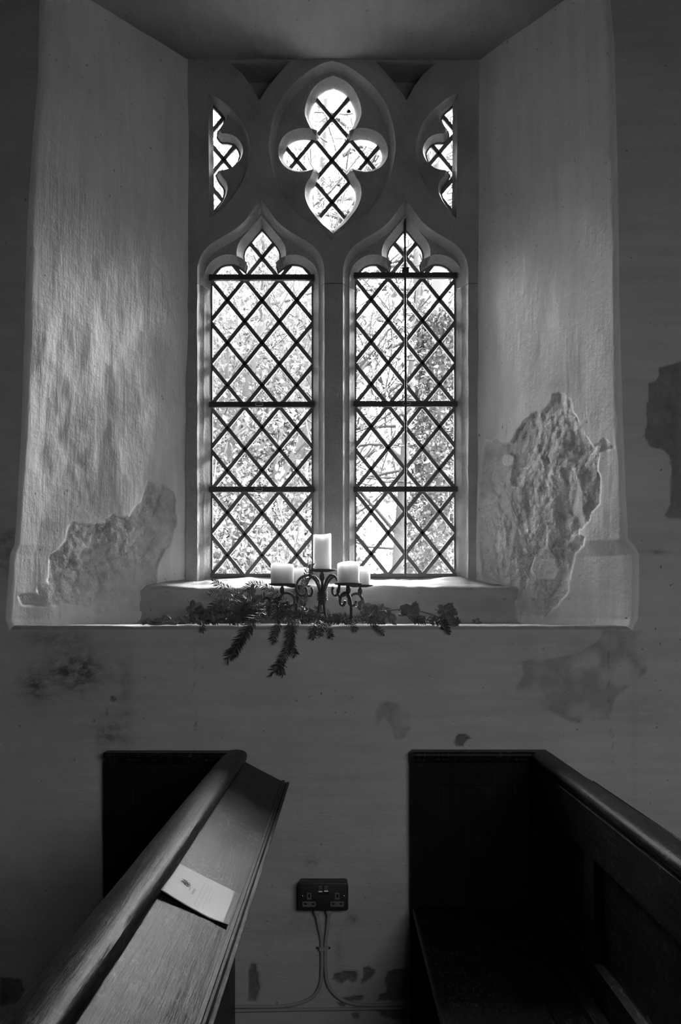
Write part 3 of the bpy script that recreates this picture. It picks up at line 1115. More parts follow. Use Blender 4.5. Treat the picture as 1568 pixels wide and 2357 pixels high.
def leaded(outline, node, pitch, bars_z, label, edge_came=True):
    """outline: closed loop of (x, z); node: a lattice crossing; pitch: half-diagonals (x, z)"""
    c = sum(outline, Vector((0, 0))) / len(outline)
    root = empty('leaded_light', Vector((c.x, Yg, c.y)) - WO, parent=win)
    root['label'] = label
    OR = (c.x, Yg, c.y)
    if area2(outline) == 0: return root
    ax, az = pitch
    d1 = Vector((ax, az)).normalized(); d2 = Vector((ax, -az)).normalized()
    n1 = Vector((-d1.y, d1.x)); n2 = Vector((-d2.y, d2.x))
    if n2.dot(Vector((0, 1))) < 0: n2 = -n2
    grow = offset(outline, -0.004, True)
    # lattice families: lines n1.p = k1, n2.p = k2 through the nodes
    k1 = n1.dot(node); s1 = abs(n1.dot(Vector((2 * ax, 0))))
    k2 = n2.dot(node); s2 = abs(n2.dot(Vector((2 * ax, 0))))
    v1 = [n1.dot(p) for p in outline]; v2 = [n2.dot(p) for p in outline]
    r1 = range(math.floor((min(v1) - k1) / s1), math.ceil((max(v1) - k1) / s1) + 1)
    r2 = range(math.floor((min(v2) - k2) / s2), math.ceil((max(v2) - k2) / s2) + 1)
    zc = sorted(bars_z)
    bands = list(zip([-9] + zc, zc + [99]))
    for i in r1:
        for j in r2:
            p = clip_half(grow, n1, k1 + (i + 1) * s1 - 0.001)
            if len(p) > 2: p = clip_half(p, -n1, -(k1 + i * s1 + 0.001))
            if len(p) > 2: p = clip_half(p, n2, k2 + (j + 1) * s2 - 0.001)
            if len(p) > 2: p = clip_half(p, -n2, -(k2 + j * s2 + 0.001))
            if len(p) < 3: continue
            for z0, z1 in bands:
                q = clip_half(p, Vector((0, 1)), z1 - 0.001)
                if len(q) > 2: q = clip_half(q, Vector((0, -1)), -(z0 + 0.001))
                # drop doubled points
                r = []
                for a in q:
                    if not r or (a - r[-1]).length > 4e-4: r.append(a)
                if len(r) > 2 and (r[0] - r[-1]).length < 4e-4: r.pop()
                if len(r) < 3 or area2(r) < 1.5e-4: continue
                n = len(r)
                tilt = random.uniform(-1, 1) * 0.0015
                cm = sum(r, Vector((0, 0))) / n
                ys = [Yg + tilt * (a.x - cm.x) / 0.06 for a in r]
                mb = MB()
                mb.add([(a.x, y, a.y) for a, y in zip(r, ys)] + [(a.x, y + 0.0025, a.y) for a, y in zip(r, ys)],
                       [tuple(range(n)), tuple(range(2 * n - 1, n - 1, -1))] + [(k, (k + 1) % n, n + (k + 1) % n, n + k) for k in range(n)])
                o = mb.build('glass_pane', MAT['window_glass'], root, origin=(cm.x, Yg, cm.y))
                o.location = Vector((cm.x, Yg, cm.y)) - Vector(OR)
    for d, n, k, s, r in ((d1, n1, k1, s1, r1), (d2, n2, k2, s2, r2)):
        for i in r:
            p0 = n * (k + i * s)
            for t0, t1 in line_spans(p0, d, grow):
                if t1 - t0 < 0.02: continue
                a, b = p0 + d * t0, p0 + d * t1
                mb = MB()
                bar2d(mb, a, b, CW, Yg - 0.0045, Yg + 0.006)
                cm = (a + b) / 2
                o = mb.build('lead_came', MAT['lead'], root, origin=(cm.x, Yg, cm.y))
                o.location = Vector((cm.x, Yg, cm.y)) - Vector(OR)
    if edge_came:
        inn = offset(outline, 0.0055, True)
        mb = MB()
        n = len(outline)
        lp = [grow, inn]
        vs_ = [(p.x, y, p.y) for y in (Yg - 0.003, Yg + 0.005) for l in lp for p in l]
        fs = []
        for k in range(n):
            k2_ = (k + 1) % n
            fs += [(k, k2_, n + k2_, n + k), (n + k, n + k2_, 3 * n + k2_, 3 * n + k), (2 * n + k, 3 * n + k, 3 * n + k2_, 2 * n + k2_)]
        mb.add(vs_, fs)
        o = mb.build('edge_came', MAT['lead'], root, origin=OR)
        o.location = (0, 0, 0)
    return root, OR


def rel(o, OR, loc):
    o.location = Vector(loc) - Vector(OR)
    return o


zg = lambda py: H - (py - VY) * SG
xg = lambda px: (px - VX) * SG
GB = 1326.0
BARS = [(643, 934, 1128), (638.5, 932.5, 1127.5)]
for i, (cx, s) in enumerate(LIGHTS):
    g = lights[i][0]
    loop = list(g) + [Vector((g[-1].x, zg(GB))), Vector((g[0].x, zg(GB)))]
    half = 39.9 * s
    root, OR = leaded(loop, Vector((xg(cx - half), zg(BARS[i][0] if i == 0 else 640.5))), (half * SG, 48.85 * SG), [zg(b) for b in BARS[i]],
                      ('left-hand leaded light under its cusped ogee head', 'leaded light with an upright iron bar under its ogee head')[i])
    xl_, xr_ = g[0].x - 0.004, g[-1].x + 0.004
    for b in BARS[i]:
        mb = MB(); mb.box(xl_, xr_, Yg - 0.022, Yg - 0.007, zg(b) - 0.0095, zg(b) + 0.0095, 0.002)
        rel(mb.build('saddle_bar', MAT['iron'], root, origin=((xl_ + xr_) / 2, Yg - 0.014, zg(b))), OR, ((xl_ + xr_) / 2, Yg - 0.014, zg(b)))
    mb = MB(); mb.box(xl_, xr_, Yg - 0.010, Yg + 0.006, zg(GB) - 0.004, zg(GB) + 0.009, 0.0015)
    rel(mb.build('bottom_came', MAT['lead'], root, origin=OR), OR, OR)
    if i == 1:
        xb = xg(932)
        mb = MB(); mb.tube([(xb, Yg - 0.026, zg(GB)), (xb + 0.001, Yg - 0.026, zg(900)), (xb - 0.002, Yg - 0.026, zg(512))], 0.0044, 10)
        rel(mb.build('upright_bar', MAT['iron'], root, smooth=True, angle=50, origin=OR), OR, OR)
        mb = MB(); mb.box(xb - 0.012, xb + 0.012, Yg - 0.036, Yg - 0.012, zg(636), zg(624), 0.003)
        rel(mb.build('bar_eye', MAT['iron'], root, origin=OR), OR, OR)
    # wire ties twisted round the saddle bars
    for (px, b) in ([(598, 934), (597, 1128.5)] if i == 0 else [(935, 932.5)]):
        x0 = xg(px)
        pts = []
        for k in range(17):
            a = 2 * math.pi * k / 16
            pts.append((x0 + 0.013 * math.copysign(abs(math.cos(a)) ** 0.5, math.cos(a)), Yg - 0.024, zg(b) + 0.0045 * math.copysign(abs(math.sin(a)) ** 0.5, math.sin(a))))
        mb = MB(); mb.tube(pts, 0.0014, 6, cap=False)
        rel(mb.build('wire_tie', MAT['wire'], root, smooth=True, origin=OR), OR, OR)

leaded(quat_g, Vector((xg(764.5), zg(370))), (40.6 * SG, 48.6 * SG), [], 'leaded glass of the quatrefoil at the top', edge_came=False)
leaded(sides[0][0], Vector((xg(515), zg(368))), (40.3 * SG, 48.5 * SG), [], 'half-quatrefoil leaded glass above the left light', edge_came=True)
leaded(sides[1][0], Vector((xg(1010), zg(354))), (40.3 * SG, 48.5 * SG), [], 'half-quatrefoil leaded glass above the right light', edge_came=True)


# ------------------------------------------------------------------ pews
def wood_grid_cap(mb, prof, y0, y1, ny=60):
    """rail extruded along y with slight unevenness"""
    n = len(prof)
    vs_ = []
    for j in range(ny + 1):
        y = y0 + (y1 - y0) * j / ny
        for k, (x, z) in enumerate(prof):
            vs_.append((x + 0.0016 * (random.random() - 0.5) * 0.5, y, z + 0.0008 * math.sin(y * 7 + k) * 0.6))
    fs = []
    for j in range(ny):
        for k in range(n):
            k2 = (k + 1) % n
            fs.append((j * n + k, j * n + k2, (j + 1) * n + k2, (j + 1) * n + k))
    fs += [tuple(range(n - 1, -1, -1)), tuple(ny * n + k for k in range(n))]
    mb.add(vs_, fs)


def pew(label, x_back, top, rz, cap_prof, x_front, seat_z, y_end, book):
    """x_back: seat-side face of the back at the wall; the back runs along -y; local origin at the floor by the wall"""
    root = empty('church_pew', (x_back, 0, 0), rz)
    tag(root, label, 'pew', 'dark wooden pews either side of the gangway')
    W = 'pew_wood'
    part = lambda mb, name, mat=W, **k: mb.build(name, MAT[mat], root, **k)
    # back: stiles, rails and sunk panels on the seat side
    y0 = -0.012
    zt = top - 0.030
    zlo, zhi = 0.590, zt - 0.10
    mb = MB(); mb.box(0.004, 0.026, y_end, y0, 0.06, zt)
    part(mb, 'back_board')
    mb = MB(); mb.box(-0.012, 0.004, y_end, y0, zhi, zt, 0.002); part(mb, 'back_rail')
    mb = MB()
    mb.extrude_y([(0.004, 0.40), (-0.012, 0.40), (-0.012, zlo - 0.004), (0.000, zlo + 0.006), (0.004, zlo + 0.006)], y_end, y0)
    part(mb, 'back_rail')
    ys = [y0, -0.075, -0.55, -0.622, -1.10, -1.172, -1.65, -1.722, y_end]
    for k in range(0, 8, 2):
        a, b = ys[k], ys[k + 1]
        mb = MB(); mb.box(-0.0115, 0.004, b, a, zlo - 0.002, zhi + 0.002, 0.0015); part(mb, 'back_stile', 'pew_wood_upright')
    # capping rail
    mb = MB(); wood_grid_cap(mb, [(x, z + top) for x, z in cap_prof], y_end, -0.004)
    part(mb, 'capping_rail', smooth=True, angle=40)
    # seat of two boards and a back strip
    sd = x_front - x_back
    mb = MB(); mb.box(sd, sd + 0.235, y_end, y0 - 0.03, seat_z - 0.026, seat_z, 0.006); part(mb, 'seat_board')
    mb = MB(); mb.box(sd + 0.237, -0.013, y_end, y0 - 0.03, seat_z - 0.028, seat_z - 0.002, 0.003); part(mb, 'seat_board')
    mb = MB(); mb.box(-0.045, -0.013, y_end, y0 - 0.03, seat_z - 0.002, seat_z + 0.016, 0.004); part(mb, 'seat_strip')
    for yy in (-0.75, -1.6):
        mb = MB(); mb.box(sd + 0.05, -0.013, yy - 0.02, yy + 0.02, 0.0, seat_z - 0.027, 0.003); part(mb, 'seat_bearer', 'pew_wood_upright')
    # panelled end against the wall
    ex0, ex1 = sd - 0.004, 0.004
    zp = top - 0.022
    mb = MB(); mb.box(ex0 + 0.02, ex1, -0.022, -0.006, 0.0, zp); part(mb, 'end_panel', 'pew_wood_upright')
    p0, p1, q0, q1 = ex0 + 0.078, ex1 - 0.062, 0.629, top - 0.096
    for (a, b, c, d) in ((ex0, p0, 0.0, zp), (p1, ex1, 0.0, zp), (p0, p1, q1, zp), (p0, p1, 0.0, q0)):
        mb = MB(); mb.box(a, b, -0.032, -0.005, c, d, 0.0015); part(mb, 'end_frame', 'pew_wood_upright')
    mb = MB()
    pr = [(-0.005, 0.0), (-0.048, 0.0), (-0.053, -0.004), (-0.054, -0.010), (-0.050, -0.016), (-0.045, -0.018), (-0.044, -0.024), (-0.038, -0.030), (-0.033, -0.034), (-0.005, -0.034)]
    n = len(pr)
    vs_ = []
    for x, sx in ((ex0 - 0.002, 0.55), (ex0 + 0.006, 1.0), (0.03, 1.0)):
        vs_ += [(x, y * sx if y < -0.01 else y, top + 0.001 + z - (0.006 if sx < 1 else 0)) for y, z in pr]
    fs = [(j * n + k, j * n + (k + 1) % n, (j + 1) * n + (k + 1) % n, (j + 1) * n + k) for j in range(2) for k in range(n)]
    fs += [tuple(range(n - 1, -1, -1)), tuple(2 * n + k for k in range(n))]
    mb.add(vs_, fs)
    part(mb, 'end_moulding')
    # sloping book rest on the far side
    bx, bz, ex, ez = book
    d = Vector((ex - bx, ez - bz)).normalized()
    nn = Vector((-d.y, d.x))
    a = Vector((bx, top + bz)); b = Vector((ex, top + ez))
    q = [a, b, b - nn * 0.016, a - nn * 0.016]
    mb = MB(); mb.extrude_y([(p.x, p.y) for p in q], y_end, -0.012, 20)
    part(mb, 'book_rest')
    lip = [b - d * 0.012 - nn * 0.002, b - d * 0.012 + nn * 0.0035, b - d * 0.006 + nn * 0.005, b - d * 0.004 + nn * 0.001, b + nn * 0.001, b + d * 0.003 + nn * 0.006, b + d * 0.009 + nn * 0.006, b + d * 0.011 - nn * 0.002, b + d * 0.009 - nn * 0.02, b - nn * 0.02]
    mb = MB(); mb.extrude_y([(p.x, p.y) for p in lip], y_end, -0.008, 20)
    part(mb, 'book_rest_lip')
    for yy in (-0.03, -1.2, y_end + 0.05):
        mb = MB(); mb.extrude_y([(0.027, a.y - 0.02), (b.x - 0.012, b.y - 0.016), (0.03, a.y - 0.16), (0.027, a.y - 0.16)], yy - 0.018, yy)
        part(mb, 'bracket')
    return root


cap_l = [(0.058, -0.026), (0.060, -0.014), (0.056, -0.004), (0.046, 0.0015), (0.030, 0.004), (0.014, 0.003), (0.000, -0.002), (-0.010, -0.011), (-0.015, -0.023), (-0.012, -0.035), (-0.004, -0.042), (0.004, -0.043), (0.03, -0.036), (0.05, -0.032)]
cap_r = [(0.046, -0.022), (0.047, -0.006), (0.042, 0.0), (0.025, 0.001), (0.004, 0.001), (-0.006, -0.002), (-0.011, -0.008), (-0.012, -0.016), (-0.008, -0.023), (-0.004, -0.030), (0.004, -0.034), (0.03, -0.030)]
PEW_L = pew('dark wooden pew whose book rest carries the white card', at(522, 1400, 0).x, 0.9375, math.radians(-0.75), cap_l,
            at(247, 1400, 0).x, 0.505, -3.1, (0.052, -0.029, 0.172, -0.092))
PEW_R = pew('dark wooden pew on the socket\'s other side with its seat in view', at(1222, 1400, 0).x, 0.940, math.radians(-0.2), cap_r,
            at(947, 1400, 0).x, 0.500, -3.1, (0.052, -0.029, 0.172, -0.092))

# card on the book rest
def build_card():
    # frame of the book rest: origin at upper edge, u down the slope, v along the pew towards the camera
    th = math.radians(-0.75)
    bx, bz, ex, ez = (0.052, -0.029, 0.172, -0.092)
    u = Vector((ex - bx, 0, ez - bz)).normalized()
    v = Vector((0, -1, 0))
    n = u.cross(v).normalized()
    if n.z < 0: n = -n
    R = Matrix.Rotation(th, 4, 'Z')
    o0 = Vector((bx, 0, 0.9375 + bz))
    pew0 = Vector((at(522, 1400, 0).x, 0, 0))
    W_, Lg = 0.119, 0.150
    # start along the pew: paper's upper corner appears at (463, 1990)
    yc = -(DC - F * (H - (0.9375 + bz)) / (1990 - VY))
    root = empty('prayer_card', pew0 + R @ (o0 + Vector((0, yc, 0))), 0)
    tag(root, 'white laminated card with faint print lying on the sloping book rest', 'card')
    U, V_, Nn = R @ u, R @ v, R @ n
    skew = 0.014

    def pt(a, b, h=0.0):
        # a: down slope 0..W_, b along 0..Lg
        s = a / W_
        bow = 0.006 * (1 - s) ** 2 * (0.4 + b / Lg) + 0.0022
        lift = 0.004 * max(0.0, (s - 0.75) / 0.25) * (b / Lg)
        return U * (a + 0.001) + V_ * (b - skew * s) + Nn * (bow + lift + h)

    def sheet(a0, a1, b0, b1, h, na, nb, name, mat, th_=0.0):
        na += 1; nb += 1
        vs_ = [pt(a0 + (a1 - a0) * i / (na - 1), b0 + (b1 - b0) * j / (nb - 1), h) for i in range(na) for j in range(nb)]
        fs = [(i * nb + j, i * nb + j + 1, (i + 1) * nb + j + 1, (i + 1) * nb + j) for i in range(na - 1) for j in range(nb - 1)]
        mb = MB(); mb.add(vs_, fs)
        if th_:
            b = len(vs_)
            mb.add([p - Nn * th_ for p in vs_], [f[::-1] for f in fs])
            ring = [i * nb for i in range(na)] + [(na - 1) * nb + j for j in range(1, nb)] + [i * nb + nb - 1 for i in range(na - 2, -1, -1)] + [j for j in range(nb - 2, 0, -1)]
            mb.f += [(ring[k], ring[(k + 1) % len(ring)], ring[(k + 1) % len(ring)] + b, ring[k] + b) for k in range(len(ring))]
            mb.mi += [0] * len(ring)
        return mb.build(name, MAT[mat], root, smooth=True, angle=40)

    sheet(0, W_, 0, Lg, 0.0, 12, 12, 'laminate', 'card_film', 0.0009)
    paper = sheet(0.004, W_ - 0.009, 0.002, Lg - 0.002, 0.0003, 12, 12, 'paper', 'card_paper')
    # print: illegible lines of small type, a heading and a small drawing of joined hands
    rnd = random.Random(3)
    mb = MB()

    def dash(a, b0, b1, w):
        q = [pt(a, b0, 0.0006), pt(a + w, b0, 0.0006), pt(a + w, b1, 0.0006), pt(a, b1, 0.0006)]
        mb.add(q, [(0, 1, 2, 3)])
    for a, b0, b1 in ((0.056, 0.030, 0.128), (0.063, 0.030, 0.130), (0.070, 0.028, 0.126), (0.0755, 0.060, 0.096)):
        b = b0
        while b < b1:
            w = rnd.uniform(0.004, 0.011)
            x = b
            while x < b + w:
                dash(a + rnd.uniform(0, 0.0008), x, x + 0.0009, rnd.uniform(0.0013, 0.0024))
                x += 0.0015
            b += w + 0.002
    mb.build('small_print', MAT['ink_light'], paper)
    mb = MB()
    x = 0.074
    while x < 0.1:
        dash(0.045, x, x + 0.0014, rnd.choice((0.003, 0.004, 0.004)))
        x += 0.0021
    x = 0.080
    while x < 0.092:
        dash(0.0385, x, x + 0.0011, 0.0022)
        x += 0.0019
    mb.build('heading_print', MAT['ink'], paper)
    mb = MB()
    for k in range(9):
        a0, b0 = 0.020 + 0.0007 * k, 0.062 + 0.0022 * k
        pts = [pt(a0 + 0.0022 * t + 0.003 * math.sin(t * 0.8 + k), b0 + 0.0006 * t * (1 if k % 2 else -0.5), 0.0007) for t in range(7)]
        mb.tube(pts, 0.0003, 4, cap=False)
    mb.build('drawing_print', MAT['ink'], paper)


build_card()

# ------------------------------------------------------------------ double socket and its cables
def rounded_rect(x0, x1, z0, z1, r, n=5):
    pts = []
    for cx, cz, a0 in ((x1 - r, z1 - r, 0), (x0 + r, z1 - r, 90), (x0 + r, z0 + r, 180), (x1 - r, z0 + r, 270)):
        for k in range(n + 1):
            a = math.radians(a0 + 90 * k / n)
            pts.append((cx + r * math.cos(a), cz + r * math.sin(a)))
    return pts


def slab(mb, pts, y0, y1, inset=0.0):
    """rounded-rectangle slab from y0 (back) to y1 (front), front edge eased"""
    cx = sum(p[0] for p in pts) / len(pts); cz = sum(p[1] for p in pts) / len(pts)
    n = len(pts)
    rings = [(pts, y0), (pts, y1 + inset)]
    if inset:
        w = max(p[0] for p in pts) - cx; h = max(p[1] for p in pts) - cz
        for f_, yy in ((0.3, y1 + inset * 0.3), (1.0, y1)):
            rings.append(([(cx + (x - cx) * (1 - inset * f_ / w), cz + (z - cz) * (1 - inset * f_ / h)) for x, z in pts], yy))
    vs_ = [(x, y, z) for ring, y in rings for x, z in ring]
    fs = [(r * n + k, r * n + (k + 1) % n, (r + 1) * n + (k + 1) % n, (r + 1) * n + k) for r in range(len(rings) - 1) for k in range(n)]
    fs += [tuple(range(n - 1, -1, -1)), tuple((len(rings) - 1) * n + k for k in range(n))]
    mb.add(vs_, fs)


sx0, sx1 = at(688, 0, -0.04).x, at(801, 0, -0.04).x
sz1, sz0 = at(0, 2033, -0.045).z, at(0, 2096, -0.045).z
skt = empty('double_socket', ((sx0 + sx1) / 2, 0, sz0))
tag(skt, 'dark metal double wall socket with two chrome rocker switches', 'socket')
SKO = ((sx0 + sx1) / 2, 0.0, sz0)
sw, sh = sx1 - sx0, sz1 - sz0


def spart(mb, name, mat, **k):
    return mb.build(name, MAT[mat], skt, **k)


mb = MB(); slab(mb, rounded_rect(-sw / 2, sw / 2, 0, sh, 0.008), 0.002, -0.036); spart(mb, 'back_box', 'socket_metal', smooth=True, angle=30)
mb = MB(); slab(mb, rounded_rect(-sw / 2 - 0.001, sw / 2 + 0.001, -0.001, sh + 0.001, 0.008), -0.036, -0.046, 0.003); spart(mb, 'face_plate', 'socket_metal', smooth=True, angle=30)
fy = -0.0462
ux = lambda px: (px - 744.5) / 113.0 * sw       # px across the plate
uz = lambda py: sh * (2096 - py) / 63.0
for cx in (712, 776.5):
    mb = MB(); slab(mb, rounded_rect(ux(cx - 5), ux(cx + 5), uz(2070.5), uz(2054.5), 0.002), -0.045, fy); ins_e = spart(mb, 'earth_insert', 'socket_insert')
    mb = MB(); slab(mb, rounded_rect(ux(cx - 15.5), ux(cx + 15.5), uz(2087), uz(2074.5), 0.003), -0.045, fy); ins_p = spart(mb, 'pin_insert', 'socket_insert')
    for (a, b, c, d) in ((cx - 2.2, cx + 2.2, 2065.5, 2058), (cx - 12, cx - 5.6, 2082, 2078.3), (cx + 5.6, cx + 12, 2082, 2078.3)):
        mb = MB(); slab(mb, rounded_rect(ux(a), ux(b), uz(c), uz(d), 0.0006), -0.045, fy - 0.0003); spart(mb, 'pin_hole', 'socket_hole').parent = ins_e if b - a < 5 else ins_p
mb = MB(); slab(mb, rounded_rect(ux(732), ux(757), uz(2059.5), uz(2037), 0.003), -0.045, fy - 0.0004); spart(mb, 'switch_surround', 'socket_metal')
for k, cx in enumerate((737.8, 751.2)):
    a, b = ux(cx - 4.8), ux(cx + 4.8)
    zt_, zb_ = uz(2038), uz(2057.5)
    zm = zb_ + (zt_ - zb_) * (0.30 if k == 0 else 0.36)
    prof = [(fy - 0.0005, zt_), (fy - 0.0026, zt_ - 0.001), (fy - 0.0040, zm + 0.002), (fy - 0.0048, zm), (fy - 0.0038, zm - 0.003), (fy - 0.0010, zb_), (fy + 0.001, zb_), (fy + 0.001, zt_)]
    mb = MB()
    n = len(prof)
    mb.add([(x, y, z) for x in (a, b) for y, z in prof], [(j, (j + 1) % n, n + (j + 1) % n, n + j) for j in range(n)] + [tuple(range(n - 1, -1, -1)), tuple(range(n, 2 * n))])
    spart(mb, 'rocker_switch', 'chrome')
for cx in (696.5, 792):
    mb = MB(); mb.lathe([(0.0028, 0), (0.0028, 0.0008), (0.0018, 0.0016), (0.0003, 0.0018)], 0, 0, 14)
    o = spart(mb, 'screw', 'chrome', smooth=True, angle=40)
    o.rotation_euler = (math.pi / 2, 0, 0)
    o.location = (ux(cx), fy + 0.0005, uz(2062.5))
for px in (729, 757):
    mb = MB()
    xc = at(px, 0, -0.02).x - SKO[0]
    mb.lathe([(0.0105, 0.004), (0.0105, -0.006), (0.0095, -0.012), (0.0085, -0.019), (0.0060, -0.023)], xc, -0.019, 20)
    spart(mb, 'cable_gland', 'cable_grey', smooth=True, angle=40)


def cable(name, label, pts, r, cat='cable', mat='cable_grey', group=None):
    P_ = [at(px, py, Y) for px, py, Y in pts]
    P_ = [Vector(p) for p in catmull(P_, 5)]
    o0 = P_[0].copy()
    mb = MB(); mb.tube(P_, r, 10)
    o = mb.build(name, MAT[mat], None, smooth=True, angle=60, origin=o0)
    return tag(o, label, cat, group)


cable('power_cable', 'grey cable from the socket\'s left gland curving towards the card-bearing pew',
      [(729.5, 2106, -0.019), (735, 2135, -0.014), (740, 2160, -0.011), (741, 2185, -0.011), (741, 2230, -0.011), (738, 2265, -0.011), (722, 2293, -0.011), (690, 2309, -0.011), (650, 2316, -0.011), (610, 2317, -0.011), (560, 2317, -0.011), (480, 2318, -0.011)], 0.0050)
cable('power_cable', 'grey cable from the socket\'s right gland curving under the seat of the empty pew',
      [(756.5, 2106, -0.019), (754, 2135, -0.014), (751, 2160, -0.011), (749.5, 2185, -0.011), (749.5, 2230, -0.011), (755, 2265, -0.011), (772, 2290, -0.011), (800, 2307, -0.011), (840, 2313, -0.011), (885, 2313, -0.011), (945, 2310, -0.011), (1040, 2308, -0.011)], 0.0050)
cable('power_cable', 'lower straight grey cable running along the foot of the wall',
      [(470, 2327, -0.010), (570, 2326, -0.010), (700, 2323.5, -0.010), (860, 2321.5, -0.010), (945, 2320, -0.010), (1060, 2319, -0.010)], 0.0048)
clip = empty('cable_clip', at(744.5, 2181, -0.003))
tag(clip, 'small saddle clip with two screws holding the pair of cables', 'clip')
mb = MB()
mb.box(-0.012, 0.012, -0.017, 0.0, -0.004, 0.004, 0.0015)
mb.box(-0.020, 0.020, -0.003, 0.002, -0.004, 0.004, 0.001)
mb.build('saddle', MAT['cable_grey'], clip)
for sx in (-0.0175, 0.0175):
    mb = MB(); mb.lathe([(0.0032, 0), (0.0032, 0.001), (0.002, 0.0024), (0.0003, 0.0026)], 0, 0, 12)
    o = mb.build('clip_screw', MAT['socket_metal'], clip, smooth=True, angle=40)
    o.rotation_euler = (math.pi / 2, 0, 0)
    o.location = (sx, -0.002, 0)

# ------------------------------------------------------------------ candle holder and candles
CC = at(742, 1437, 0.18); CC.z = LEDGE
hold = empty('candle_holder', CC)
tag(hold, 'black wrought-iron five-plate candle holder with scrolled arms', 'candle holder')
ARMS = [Vector((-0.853, -0.522)), Vector((0.56, -0.828)), Vector((0.853, 0.522)), Vector((-0.56, 0.828))]


def smooth_pts(pts, n=6):
    return [Vector(p) for p in catmull(pts, n)]


def scroll(rz, u, ofs=0.0):
    w = Vector((-u.y, u.x)) * ofs
    return [Vector((u.x * r + w.x, u.y * r + w.y, z)) for r, z in rz]


big = [(0.034, 0.002), (0.022, 0.022), (0.013, 0.045), (0.0095, 0.070), (0.009, 0.095), (0.012, 0.112), (0.024, 0.136), (0.046, 0.151), (0.070, 0.147), (0.088, 0.132), (0.093, 0.114), (0.087, 0.096), (0.074, 0.089), (0.061, 0.094), (0.056, 0.106), (0.062, 0.116)]
small = [(0.152, 0.002), (0.1555, 0.030), (0.155, 0.060), (0.148, 0.082), (0.136, 0.095), (0.120, 0.096), (0.105, 0.088), (0.098, 0.075), (0.101, 0.063), (0.111, 0.058), (0.121, 0.063), (0.125, 0.073)]
for k, u in enumerate(ARMS):
    mb = MB(); mb.tube(smooth_pts(scroll(big, u)), 0.0042, 10)
    mb.build('scroll_arm', MAT['iron'], hold, smooth=True, angle=50)
    mb = MB(); mb.tube(smooth_pts(scroll(small, u)), 0.0042, 10)
    mb.build('scroll_leg', MAT['iron'], hold, smooth=True, angle=50)
    # collar where the leg's inner curl is joined to the arm's outer curl
    a = Vector((u.x * 0.086, u.y * 0.086, 0.096)); b = Vector((u.x * 0.099, u.y * 0.099, 0.079))
    mb = MB(); mb.tube([a, (a + b) / 2, b], 0.0036, 8); mb.build('collar', MAT['iron'], hold, smooth=True, angle=50)
    x, y = u.x * 0.141, u.y * 0.141
    mb = MB()
    mb.lathe([(0.003, 0.092), (0.0062, 0.097), (0.0078, 0.104), (0.0062, 0.111), (0.0035, 0.115), (0.0035, 0.119)], x, y, 16)
    mb.build('knop', MAT['iron'], hold, smooth=True, angle=60)
    mb = MB()
    mb.lathe([(0.004, 0.117), (0.024, 0.1175), (0.038, 0.1205), (0.0425, 0.1235), (0.0420, 0.1245), (0.036, 0.1222), (0.004, 0.1215)], x, y, 36)
    mb.build('drip_plate', MAT['iron'], hold, smooth=True, angle=40)
mb = MB(); mb.tube([(0, 0, 0.06), (0, 0, 0.10), (0, 0, 0.138)], [0.006, 0.0048, 0.0046], 10); mb.build('stem', MAT['iron'], hold, smooth=True, angle=50)
for k in range(6):
    mb = MB(); z = 0.076 + 0.0045 * k
    mb.tube([(0.0148 * math.cos(a), 0.0148 * math.sin(a), z) for a in np.linspace(0, 2 * math.pi, 25)], 0.0022, 6, cap=False)
    mb.build('binding', MAT['iron'], hold, smooth=True)
mb = MB(); mb.lathe([(0.004, 0.134), (0.0072, 0.140), (0.0088, 0.148), (0.0072, 0.156), (0.0045, 0.160), (0.0045, 0.166)], 0, 0, 16); mb.build('knop', MAT['iron'], hold, smooth=True, angle=60)
mb = MB(); mb.lathe([(0.004, 0.163), (0.026, 0.1635), (0.040, 0.1665), (0.0445, 0.1695), (0.044, 0.1705), (0.038, 0.1682), (0.004, 0.1675)], 0, 0, 36); mb.build('drip_plate', MAT['iron'], hold, smooth=True, angle=40)


def candle(label, x, y, z, r, h, seed, wick=True):
    rnd = random.Random(seed)
    ph, am = rnd.uniform(0, 6), rnd.uniform(0.001, 0.0028)

    def wob(rr, zz, an):
        k = 1 + 0.012 * math.sin(an * 2 + ph) * (1 if rr > r * 0.5 else 0)
        top = max(0.0, (zz - h * 0.8) / (h * 0.2))
        return rr * k, zz + am * top * math.sin(an + ph) + 0.5 * am * top * math.sin(2 * an + 1.7 * ph)
    c = empty('pillar_candle', (CC.x + x, CC.y + y, CC.z + z))
    tag(c, label, 'candle', 'white pillar candles on the iron holder')
    b = 0.0045
    prof = [(r * 0.985, 0.0), (r, 0.002)] + [(r, 0.002 + (h - b - 0.002) * t) for t in np.linspace(0.1, 1, 8)]
    prof += [(r - b * (1 - math.cos(a)), h - b + b * math.sin(a)) for a in np.linspace(0.3, math.pi / 2, 5)]
    prof += [(r * 0.78, h - 0.001), (r * 0.62, h - 0.006), (r * 0.3, h - 0.009), (0.001, h - 0.010)]
    mb = MB(); mb.lathe(prof, 0, 0, 40, wob)
    body = mb.build('wax_body', MAT['wax'], c, smooth=True, angle=50)
    mb = MB(); mb.tube([(0, 0, h - 0.012), (0.0006, 0, h - 0.006), (0.0014, 0.0006, h - 0.002)], 0.0008, 6)
    mb.build('wick', MAT['iron'], c, smooth=True)


